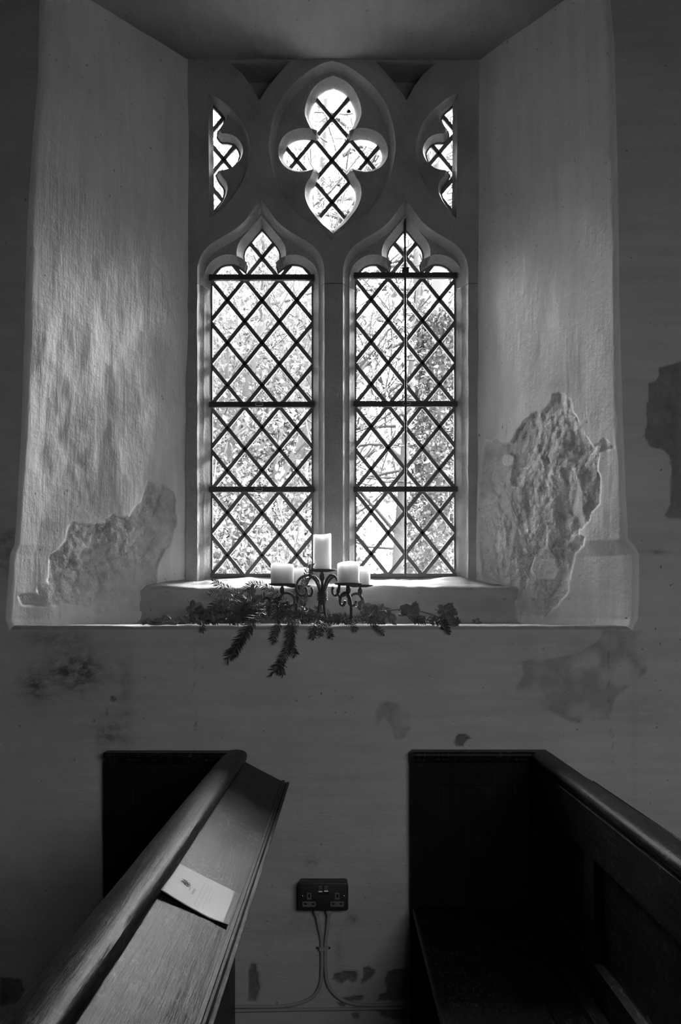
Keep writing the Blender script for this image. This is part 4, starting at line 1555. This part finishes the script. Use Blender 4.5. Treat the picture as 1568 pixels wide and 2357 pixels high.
candle('tall white pillar candle on the middle plate', 0, 0, 0.1676, 0.0278, 0.113, 1)
names = ['short white candle with a level top, on the holder\'s front plate beside the fir spray',
         'short white candle with a domed top, on the front plate across from the level-topped one',
         'short white candle half hidden behind the domed-top one', 'short white candle half hidden behind the level-topped one']
rads = [0.0350, 0.0325, 0.0325, 0.0325]
hts = [0.062, 0.064, 0.058, 0.058]
for k, u in enumerate(ARMS):
    candle(names[k], u.x * 0.141, u.y * 0.141, 0.1217, rads[k], hts[k], 10 + k)

# ------------------------------------------------------------------ evergreen sprigs and dry leaves
def sprig(label, pts, nl=0.022, n_per_m=440, group=None, rnd=None, flat=0.55, side=None):
    """pts: world points of the stem; needles in two loose ranks"""
    rnd = rnd or random
    P_ = [Vector(p) for p in catmull([Vector(p) for p in pts], 6)]
    o0 = P_[0].copy()
    root = empty('evergreen_sprig', o0)
    tag(root, label, 'sprig', group)
    L = sum((P_[i + 1] - P_[i]).length for i in range(len(P_) - 1))
    mb = MB(); mb.tube([p - o0 for p in P_], [0.0018 - 0.0011 * i / len(P_) for i in range(len(P_))], 5)
    mb.build('stem', MAT['twig'], root, smooth=True, angle=60)
    n = max(24, int(L * n_per_m))
    vs_, fs = [], []
    sd = side if side is not None else Vector((rnd.uniform(-0.3, 0.3), -1, rnd.uniform(-0.2, 0.5))).normalized()
    for k in range(n):
        t = (k + rnd.random()) / n
        q = t * (len(P_) - 1)
        i = min(int(q), len(P_) - 2)
        p = P_[i].lerp(P_[i + 1], q - i) - o0
        d = (P_[i + 1] - P_[i]).normalized()
        s = d.cross(sd)
        if s.length < 1e-3: s = d.orthogonal()
        s = s.normalized() * (1 if k % 2 else -1)
        w = d.cross(s).normalized()
        dr = (s + d * rnd.uniform(0.55, 1.0) + w * rnd.uniform(-flat, flat)).normalized()
        if t > 0.93: dr = (d + s * rnd.uniform(-0.8, 0.8) + w * rnd.uniform(-0.5, 0.5)).normalized()
        ln = nl * rnd.uniform(0.75, 1.1) * (0.75 if t > 0.92 else 1)
        wd = dr.cross(Vector((rnd.uniform(-1, 1), rnd.uniform(-1, 1), rnd.uniform(-1, 1))) + w * 2.0).normalized() * 0.0015
        th = dr.cross(wd).normalized() * 0.0004
        cv = w * rnd.uniform(-0.003, 0.003)
        b = len(vs_)
        m = p + dr * ln * 0.55 + cv
        vs_ += [p - wd * 0.5, p + wd * 0.5, m + wd + th, m - wd + th, p + dr * ln]
        fs += [(b, b + 1, b + 2, b + 3), (b + 3, b + 2, b + 4)]
    mb = MB(); mb.add(vs_, fs)
    o = mb.build('needles', MAT['needle'], root)
    o['kind'] = 'stuff'
    return root


def W3(l):
    return [at(a, b, c) for a, b, c in l]


SP = [
    ('sprig hanging over the sill edge below the left candles, long and thick', [(612, 1404, 0.04), (590, 1420, 0.0), (570, 1441, -0.018), (556, 1468, -0.02), (542, 1494, -0.018), (524, 1518, -0.02)], 0.027),
    ('second layer of the long thick hanging sprig, close behind it', [(600, 1425, 0.02), (580, 1438, -0.008), (566, 1460, -0.012), (550, 1485, -0.012), (535, 1512, -0.012)], 0.025),
    ('short sprig hanging between the two long drooping ones', [(655, 1420, 0.02), (643, 1436, -0.012), (634, 1456, -0.016), (628, 1477, -0.016)], 0.021),
    ('longest drooping sprig, forked near its tip', [(664, 1392, 0.06), (660, 1412, 0.01), (666, 1438, -0.018), (668, 1470, -0.02), (660, 1500, -0.02), (644, 1528, -0.018), (626, 1552, -0.018)], 0.022),
    ('bushy twig lying against the upper half of the longest drooping sprig', [(690, 1425, 0.01), (678, 1440, -0.014), (671, 1465, -0.014), (673, 1490, -0.014), (678, 1508, -0.014)], 0.020),
    ('inner prong of the forked drooping sprig', [(646, 1520, -0.018), (648, 1536, -0.017), (651, 1554, -0.017)], 0.016),
    ('tuft hanging below the holder\'s stem, left of three', [(728, 1428, 0.01), (722, 1442, -0.014), (721, 1456, -0.014), (720, 1468, -0.014)], 0.018),
    ('tuft hanging below the holder\'s stem, middle of three', [(745, 1430, 0.01), (740, 1442, -0.014), (738, 1462, -0.014)], 0.017),
    ('tuft hanging below the holder\'s stem, right of three', [(742, 1432, 0.01), (755, 1446, -0.014), (763, 1467, -0.014)], 0.018),
    ('little tuft drooping over the sill under the right front plate', [(795, 1428, 0.01), (812, 1438, -0.012), (819, 1450, -0.012)], 0.016),
    ('thin bare-stemmed sprig drooping between the socket pew and the right plates', [(828, 1418, 0.04), (850, 1430, 0.0), (868, 1444, -0.015), (884, 1460, -0.016)], 0.013),
    ('drooping tuft beneath the dry leaf that hangs over the edge', [(1022, 1425, 0.01), (1030, 1440, -0.012), (1034, 1458, -0.012)], 0.014),
    ('small drooping tuft at the leftmost cluster', [(462, 1430, 0.01), (466, 1440, -0.012), (468, 1452, -0.012)], 0.015),
    ('pale sprig pointing left over the sill step, uppermost at the left', [(560, 1372, 0.26), (530, 1357, 0.27), (508, 1348, 0.28), (490, 1337, 0.285)], 0.020),
    ('pale sprig pointing left just under the uppermost one', [(558, 1376, 0.22), (530, 1369, 0.23), (505, 1367, 0.24), (480, 1366, 0.24)], 0.019),
    ('sprig arching up and over in front of the sill step', [(672, 1404, 0.16), (645, 1376, 0.18), (622, 1357, 0.20), (598, 1346, 0.22), (578, 1347, 0.23), (562, 1360, 0.24)], 0.021),
    ('upright sprig reaching past the plate of the tall candle', [(705, 1392, 0.17), (700, 1365, 0.16), (702, 1340, 0.15), (708, 1318, 0.15), (720, 1302, 0.15)], 0.019),
    ('second upright sprig behind the left scroll', [(690, 1398, 0.24), (690, 1372, 0.25), (697, 1350, 0.25), (703, 1330, 0.25)], 0.017),
    ('sprig climbing diagonally from the left cluster to the step', [(470, 1425, 0.10), (505, 1402, 0.14), (530, 1385, 0.18), (556, 1366, 0.21)], 0.020),
]
rs = random.Random(21)
for label, pts, nl in SP:
    sprig(label.replace('sprig', 'evergreen sprig', 1) if 'sprig' in label else 'evergreen ' + label, W3(pts), nl, rnd=rs, group='evergreen sprigs on the sill')
# the tangled bed of sprigs on the ledge
for k in range(42):
    z = rs.random()
    if k < 5:
        x, spread = rs.uniform(418, 470), 40
    elif k < 31:
        x, spread = rs.uniform(480, 700), 60
    elif k < 39:
        x, spread = rs.uniform(690, 830), 55
    else:
        x, spread = (985, 1060, 960)[k - 39], 50
    Y = rs.uniform(0.05, 0.22)
    hgt = (rs.uniform(8, 58) if 500 < x < 680 else rs.uniform(4, 30) if 480 < x < 800 else rs.uniform(2, 12)) + 3
    sg = rs.choice((-1, 1))
    x2 = x + sg * spread
    pts = [(x, 1434 - hgt * 0.5, Y), (x + sg * spread * 0.35, 1434 - hgt, Y - 0.02), (x + sg * spread * 0.7, 1434 - hgt * 0.8, Y - 0.04), (x2, 1434 - hgt * 0.35, Y - 0.05)]
    sprig('evergreen sprig in the tangled bed under the candle holder' if k < 39 else 'low evergreen sprig among the dry leaves right of the holder', W3(pts), 0.021, 700, rnd=rs, group='sprigs in the tangled bed' if k < 39 else 'low sprigs among the dry leaves', flat=0.9)


def dry_leaf(label, px, py, Y, size, rot, curl, fold, seed, aspect=0.85):
    """lobed, curled leaf; rot = Euler angles"""
    rnd = random.Random(seed)
    nr, na = 7, 40
    vs_, fs = [(0, 0, 0)], []
    for i in range(1, nr + 1):
        for k in range(na):
            a = 2 * math.pi * k / na
            lob = 0.56 + 0.30 * abs(math.cos(2.5 * a)) ** 1.5 + 0.14 * math.cos(a) + 0.035 * math.sin(a * 20 + seed)
            r = size * lob * i / nr
            x, y = r * math.cos(a), r * math.sin(a) * aspect
            u = x / size; v = y / size
            z = size * (curl * v * v * 1.6 + fold * abs(v) * 0.8 + 0.35 * curl * u * u + 0.17 * math.sin(6 * u + seed) * (i / nr) ** 2 + 0.05 * math.sin(9 * a + seed * 1.3) * (i / nr) ** 2 - 0.05 * abs(math.cos(2.5 * a)) * (i / nr))
            vs_.append((x, y, z))
    fs += [(0, 1 + k, 1 + (k + 1) % na) for k in range(na)]
    for i in range(nr - 1):
        for k in range(na):
            a, b = 1 + i * na + k, 1 + i * na + (k + 1) % na
            fs.append((a, b, b + na, a + na))
    o0 = at(px, py, Y)
    root = empty('dry_leaf', o0)
    root.rotation_euler = [math.radians(q) for q in rot]
    tag(root, label, 'leaf', 'dry leaves on the sill')
    mb = MB(); mb.add(vs_, fs)
    o = mb.build('leaf_blade', MAT['dry_leaf'], root, smooth=True)
    s = o.modifiers.new('thickness', 'SOLIDIFY'); s.thickness = 0.0006
    mb = MB()
    mb.tube([(-size * 0.75, 0, 0.004), (-size * 0.45, 0, 0.001), (0, 0, 0.0006), (size * 0.5, 0, size * 0.35 * curl * 0.25 + 0.0006)], [0.0012, 0.0011, 0.0009, 0.0004], 5)
    mb.build('leaf_stalk', MAT['twig'], root, smooth=True)
    mb = MB()
    for ka in (4, 8, 13, 27, 32, 36):
        vp = [Vector(vs_[1 + i * na + ka]) + Vector((0, 0, 0.0006)) for i in range(0, nr - 1)]
        mb.tube([Vector((0, 0, 0.0006))] + vp, [0.0009 - 0.0001 * i for i in range(nr)], 4)
    mb.build('leaf_veins', MAT['dry_vein'], o, smooth=True)


dry_leaf('flat dry leaf lying alone at the left end of the sill', 374, 1433, 0.045, 0.046, (74, 6, 2), 0.25, 0.15, 1, 0.55)
dry_leaf('small dark crumpled leaf at the far left beside the flat one', 340, 1434, 0.05, 0.026, (60, 0, 20), 0.7, 0.2, 2, 0.6)
dry_leaf('curled dry leaf standing up with a toothed crown, left cluster', 444, 1405, 0.07, 0.034, (70, -30, 30), 0.8, 0.3, 3)
dry_leaf('long pale-edged leaf slanting down from the toothed curled one', 470, 1414, 0.06, 0.040, (60, 35, -10), 0.6, 0.5, 4, 0.6)
dry_leaf('broad dry leaf in front of the left cluster', 452, 1424, 0.05, 0.034, (65, 0, 40), 0.4, 0.2, 5)
dry_leaf('narrow leaf standing upright among the sprigs left of the candles', 578, 1364, 0.20, 0.030, (80, -75, 10), 0.8, 0.3, 6, 0.6)
dry_leaf('plump curled leaf just below the upright narrow one', 580, 1384, 0.16, 0.032, (75, -30, 20), 0.9, 0.1, 7)
dry_leaf('folded leaf lying left of the plump curled one', 556, 1393, 0.14, 0.030, (60, 20, -30), 0.5, 0.5, 8)
dry_leaf('shrivelled leaf in the bed left of the folded one', 515, 1404, 0.13, 0.026, (60, 10, 40), 0.5, 0.3, 9)
dry_leaf('bright-ribbed leaf right beside the right-hand scroll legs', 832, 1405, 0.12, 0.040, (55, 40, 10), 0.4, 0.5, 10)
dry_leaf('dry leaf low at the sill edge next to the bright-ribbed one', 852, 1416, 0.07, 0.040, (60, 20, -20), 0.5, 0.3, 11)
dry_leaf('pair-pointed leaf standing up behind the low ones', 852, 1403, 0.16, 0.024, (75, -40, 0), 0.5, 0.4, 12)
dry_leaf('rounded upright leaf beside the dagger-shaped one', 880, 1405, 0.15, 0.030, (80, 60, 5), 0.5, 0.3, 13)
dry_leaf('dagger-shaped leaf standing on its point by the sill edge', 898, 1419, 0.07, 0.036, (80, 62, 0), 0.3, 0.9, 14, 0.45)
dry_leaf('large ribbed tent-shaped dry leaf in the middle of the right cluster', 940, 1417, 0.08, 0.052, (58, 25, 10), 0.3, 0.6, 15)
dry_leaf('small curled pale leaf sticking up from the arching twig', 951, 1395, 0.10, 0.018, (80, -60, 30), 1.0, 0.3, 16, 0.5)
dry_leaf('crumpled leaf at the top of the rightmost pair', 1024, 1408, 0.08, 0.042, (70, 10, 10), 0.5, 0.3, 17, 0.7)
dry_leaf('ribbed dry leaf drooping over the sill edge at the right', 1028, 1430, 0.012, 0.042, (72, 70, 0), 0.35, 0.4, 18)
dry_leaf('tiny leaf scrap near the right end of the sill', 1096, 1431, 0.06, 0.018, (65, 10, 0), 0.4, 0.2, 19, 0.7)
P_ = [Vector(p) for p in catmull(W3([(840, 1412, 0.13), (880, 1407, 0.12), (930, 1403, 0.10), (975, 1409, 0.09), (1010, 1421, 0.07), (1030, 1431, 0.05)]), 5)]
mb = MB(); mb.tube([p - P_[0] for p in P_], 0.0016, 6)
o = mb.build('bare_twig', MAT['twig'], None, smooth=True); o.location = P_[0]
tag(o, 'thin bare twig arching over the dry leaves at the right', 'twig')

# ------------------------------------------------------------------ outside: churchyard trees
GZ = -0.4
mb = MB(); mb.box(-14, 14, 0.8, 30, GZ - 0.2, GZ)
tag(mb.build('ground', MAT['grass_green']), 'churchyard grass outside the window', kind='structure')


class Tree:
    def __init__(self, seed):
        self.r = random.Random(seed)
        self.g = np.random.default_rng(seed)
        self.mb = MB()
        self.tips = []
        self.minr = 0.0055

    def limb(self, p, d, L, r, level, maxl, wig=0.25, up=0.05, kids=4, spread=0.8, shrink=0.6):
        R_ = self.r
        n = 5
        pts, rad = [Vector(p)], [r]
        d = Vector(d).normalized()
        for k in range(n):
            d = (d + Vector((R_.uniform(-1, 1), R_.uniform(-1, 1), R_.uniform(-1, 1))) * wig + Vector((0, 0, up))).normalized()
            pts.append(pts[-1] + d * (L / n))
            rad.append(max(self.minr, r * (1 - 0.65 * (k + 1) / n)))
        self.mb.tube(pts, rad, 7 if level < 2 else 4, cap=False)
        if level >= maxl - 1:
            self.tips += [(pts[k], pts[k] - pts[k - 1]) for k in range(1, len(pts))]
        if level < maxl:
            for k in range(kids):
                t = R_.uniform(0.25, 1.0)
                q = t * n
                i = min(int(q), n - 1)
                b = pts[i].lerp(pts[i + 1], q - i)
                dd = (pts[i + 1] - pts[i]).normalized()
                s = Vector((R_.uniform(-1, 1), R_.uniform(-1, 1), R_.uniform(-0.6, 0.9)))
                self.limb(b, dd * (1 - spread * 0.5) + s * spread, L * shrink * R_.uniform(0.7, 1.2), rad[i] * 0.55, level + 1, maxl, wig, up, kids, spread, shrink)

    def leaves(self, per, size, scatter, extra=None):
        g = self.g
        c = []
        for p, d in self.tips:
            k = g.poisson(per)
            if k: c.append(np.array(p)[None, :] + g.normal(0, scatter, (k, 3)))
        if extra is not None: c.append(extra)
        return np.concatenate(c) if c else np.zeros((0, 3))


def leaf_quads(c, size, g, droop=0.0):
    n = len(c)
    a = g.normal(0, 1, (n, 3)); a[:, 2] -= droop
    a /= np.linalg.norm(a, axis=1, keepdims=True)
    b = g.normal(0, 1, (n, 3)); b -= (a * b).sum(1, keepdims=True) * a
    b /= np.linalg.norm(b, axis=1, keepdims=True)
    s = (size * g.uniform(0.6, 1.25, n))[:, None]
    nn = np.cross(a, b) * s * 0.12
    v = np.stack([c - a * s * 0.5, c - a * s * 0.2 + b * s * 0.30 + nn, c + a * s * 0.2 + b * s * 0.24 + nn, c + a * s * 0.6,
                  c + a * s * 0.2 - b * s * 0.24 + nn, c - a * s * 0.2 - b * s * 0.30 + nn], 1).reshape(-1, 3)
    return v, np.arange(6 * n).reshape(-1, 6)


def finish_tree(T, name, label, cat, base, leafc, size, lm='tree_leaf', droop=0.3, bark='bark', group='trees in the churchyard'):
    root = empty(name, base)
    tag(root, label, cat, group)
    if T.mb.v:
        o = T.mb.build('branches', MAT[bark], root, smooth=True, origin=base); o.location = (0, 0, 0)
    if len(leafc):
        v, q = leaf_quads(leafc - np.array(base)[None, :], size, T.g, droop)
        o = np_mesh('foliage', v, q, MAT[lm], root, smooth=False)
        o['kind'] = 'stuff'
    return root


def clump(g, n, box, k, sig):
    """n points gathered in k clumps within a box ((x0,x1),(y0,y1),(z0,z1))"""
    lo = np.array([b[0] for b in box]); hi = np.array([b[1] for b in box])
    c = lo + (hi - lo) * g.random((k, 3))
    return c[g.integers(0, k, n)] + g.normal(0, 1, (n, 3)) * np.array(sig)


# broad leafy tree filling the left light
T = Tree(11)
base = (-1.5, 6.2, GZ)
T.limb(Vector(base), (0.06, 0, 1), 3.2, 0.13, 0, 3, 0.12, 0.15, 5, 0.85, 0.62)
T.limb(Vector((-1.42, 6.2, 1.6)), (0.7, -0.2, 0.7), 2.6, 0.06, 1, 3, 0.2, 0.05, 5, 0.8, 0.6)
T.limb(Vector((-1.42, 6.2, 2.4)), (0.5, 0.1, 0.9), 3.2, 0.06, 1, 3, 0.2, 0.05, 5, 0.8, 0.6)
lc = T.leaves(5, 0.09, 0.16, clump(T.g, 14000, ((-3.4, -0.15), (5.2, 7.4), (1.3, 6.0)), 300, (0.17, 0.2, 0.11)))
finish_tree(T, 'leafy_tree', 'broad leafy tree filling the view through the left light', 'tree', base, lc, 0.062)

# low shrub in front of it
T = Tree(12)
base = (-0.95, 4.2, GZ)
for k in range(7):
    T.limb(Vector((-0.95 + 0.12 * (k - 3), 4.2, GZ)), (0.15 * (k - 3), 0.1, 1), 2.4, 0.02, 1, 2, 0.12, 0.15, 3, 0.6, 0.45)
lc = T.leaves(4, 0.06, 0.12, clump(T.g, 2600, ((-1.6, -0.25), (3.8, 4.8), (1.0, 2.2)), 80, (0.1, 0.12, 0.08)))
finish_tree(T, 'leafy_shrub', 'pale leafy shrub seen low through the left light', 'shrub', base, lc, 0.040)

# ivy-clad trunk at the right
T = Tree(13)
base = (0.93, 5.0, GZ)
T.mb.tube([(0.93, 5, GZ), (0.94, 5, 1.5), (0.92, 5, 3.0), (0.96, 5.02, 4.4), (0.93, 5.05, 6.5), (0.9, 5.1, 8.0)], [0.17, 0.13, 0.09, 0.075, 0.065, 0.05], 12, cap=False)
for k in range(7):
    z = 3.4 + 0.55 * k
    T.limb(Vector((0.93, 5.03, z)), (random.uniform(-1, 1), random.uniform(-0.3, 0.6), 0.5), 1.7, 0.025, 1, 3, 0.2, 0.03, 3, 0.8, 0.6)
g = T.g
n = 11000
zz = GZ + (4.0 - GZ) * g.random(n) ** 0.85
an = g.random(n) * 2 * np.pi
rr = (0.13 + 0.16 * np.clip((3.9 - zz) / 3.0, 0, 1) * (0.6 + 0.8 * np.abs(np.sin(zz * 5.0 + an)))) * np.sqrt(g.random(n))  + 0.05
iv = np.stack([0.93 + rr * np.cos(an), 5.0 + rr * np.sin(an), zz], 1)
v, q = leaf_quads(iv - np.array(base), 0.046, g, 0.6)
lc = T.leaves(2.2, 0.06, 0.12)
rt = finish_tree(T, 'ivy_clad_tree', 'slim tree with an ivy-clad trunk seen through the right light', 'tree', base, lc, 0.06)
o = np_mesh('ivy', v, q, MAT['ivy_leaf'], rt, smooth=False); o['kind'] = 'stuff'

# second slender trunk
T = Tree(14)
base = (1.0, 7.6, GZ)
T.mb.tube([(0.72, 7.6, GZ), (0.80, 7.6, 2.0), (0.90, 7.6, 3.6), (1.02, 7.6, 5.0), (1.0, 7.6, 7.0), (0.95, 7.6, 9.0)], [0.10, 0.085, 0.06, 0.05, 0.045, 0.03], 10, cap=False)
for k in range(12):
    z = 3.1 + 0.5 * k
    T.limb(Vector((0.9 + 0.05 * k / 3, 7.6, z)), (random.uniform(-1, 0.6), random.uniform(-0.5, 0.5), 0.35), 2.2, 0.028, 1, 3, 0.22, 0.02, 4, 0.8, 0.6)
lc = T.leaves(0.9, 0.06, 0.1)
finish_tree(T, 'slender_tree', 'slender bare-trunked tree leaning behind the ivy-clad one', 'tree', base, lc, 0.06)

# tree whose long bare boughs cross the right light and the quatrefoil
T = Tree(15)
T.minr = 0.010
base = (-0.35, 8.4, GZ)
T.mb.tube([(-0.55, 8.4, GZ), (-0.5, 8.4, 2.2), (-0.35, 8.4, 4.0), (-0.2, 8.4, 6.0), (-0.1, 8.4, 8.0)], [0.12, 0.10, 0.08, 0.06, 0.035], 10, cap=False)
for k in range(30):
    z = 2.9 + 0.19 * k
    T.limb(Vector((-0.45 + 0.05 * k / 2, 8.4, z)), (random.uniform(-0.5, 1.0), random.uniform(-0.6, 0.4), random.uniform(-0.1, 0.5)), 2.3, 0.030, 1, 3, 0.22, 0.02, 4, 0.8, 0.6)
lc = T.leaves(2.2, 0.06, 0.09)
finish_tree(T, 'open_crowned_tree', 'open-crowned tree whose thin boughs show against the white sky', 'tree', base, lc, 0.065)

# loose foliage beyond the boughs, and a far hedge
T = Tree(16)
base = (2.6, 9.5, GZ)
T.limb(Vector(base), (-0.1, 0, 1), 5.5, 0.12, 0, 3, 0.15, 0.1, 5, 0.8, 0.55)
lc = T.leaves(2.5, 0.07, 0.2, clump(T.g, 1600, ((1.2, 3.6), (8.8, 10.2), (1.2, 3.6)), 60, (0.2, 0.2, 0.14)))
finish_tree(T, 'leafy_tree', 'leafy tree standing far behind the ivy-clad trunk', 'tree', base, lc, 0.085)
T = Tree(17)
base = (-3.2, 8.6, GZ)
T.limb(Vector(base), (0.1, 0, 1), 6.0, 0.14, 0, 3, 0.15, 0.1, 5, 0.8, 0.55)
lc = T.leaves(2.5, 0.07, 0.2, clump(T.g, 2200, ((-4.2, -0.9), (8.0, 9.4), (2.2, 6.0)), 90, (0.22, 0.25, 0.16)))
finish_tree(T, 'leafy_tree', 'tall leafy tree rising behind the broad one at the left', 'tree', base, lc, 0.085)

# backdrop of woodland beyond the churchyard: three more crowded trees
for k, (bx, by, x0, x1, z1, n, lab) in enumerate(((-2.2, 11.5, -4.6, -0.6, 8.2, 52000, 'dense woodland tree farthest back behind the left light'),
                                               (-0.7, 10.6, -1.9, 0.25, 6.0, 18000, 'dense woodland tree farthest back behind the mullion'),
                                               (2.4, 12.0, 1.15, 4.6, 6.2, 14000, 'dense woodland tree farthest back behind the right light'))):
    T = Tree(40 + k)
    base = (bx, by, GZ)
    T.limb(Vector(base), (0.05, 0, 1), 5.0, 0.13, 0, 2, 0.12, 0.1, 5, 0.8, 0.5)
    lc = clump(T.g, n, ((x0, x1), (by - 0.7, by + 0.7), (1.4, z1)), n // 30, (0.22, 0.25, 0.15))
    finish_tree(T, 'leafy_tree', lab, 'tree', base, lc, 0.078)

bpy.context.view_layer.update()
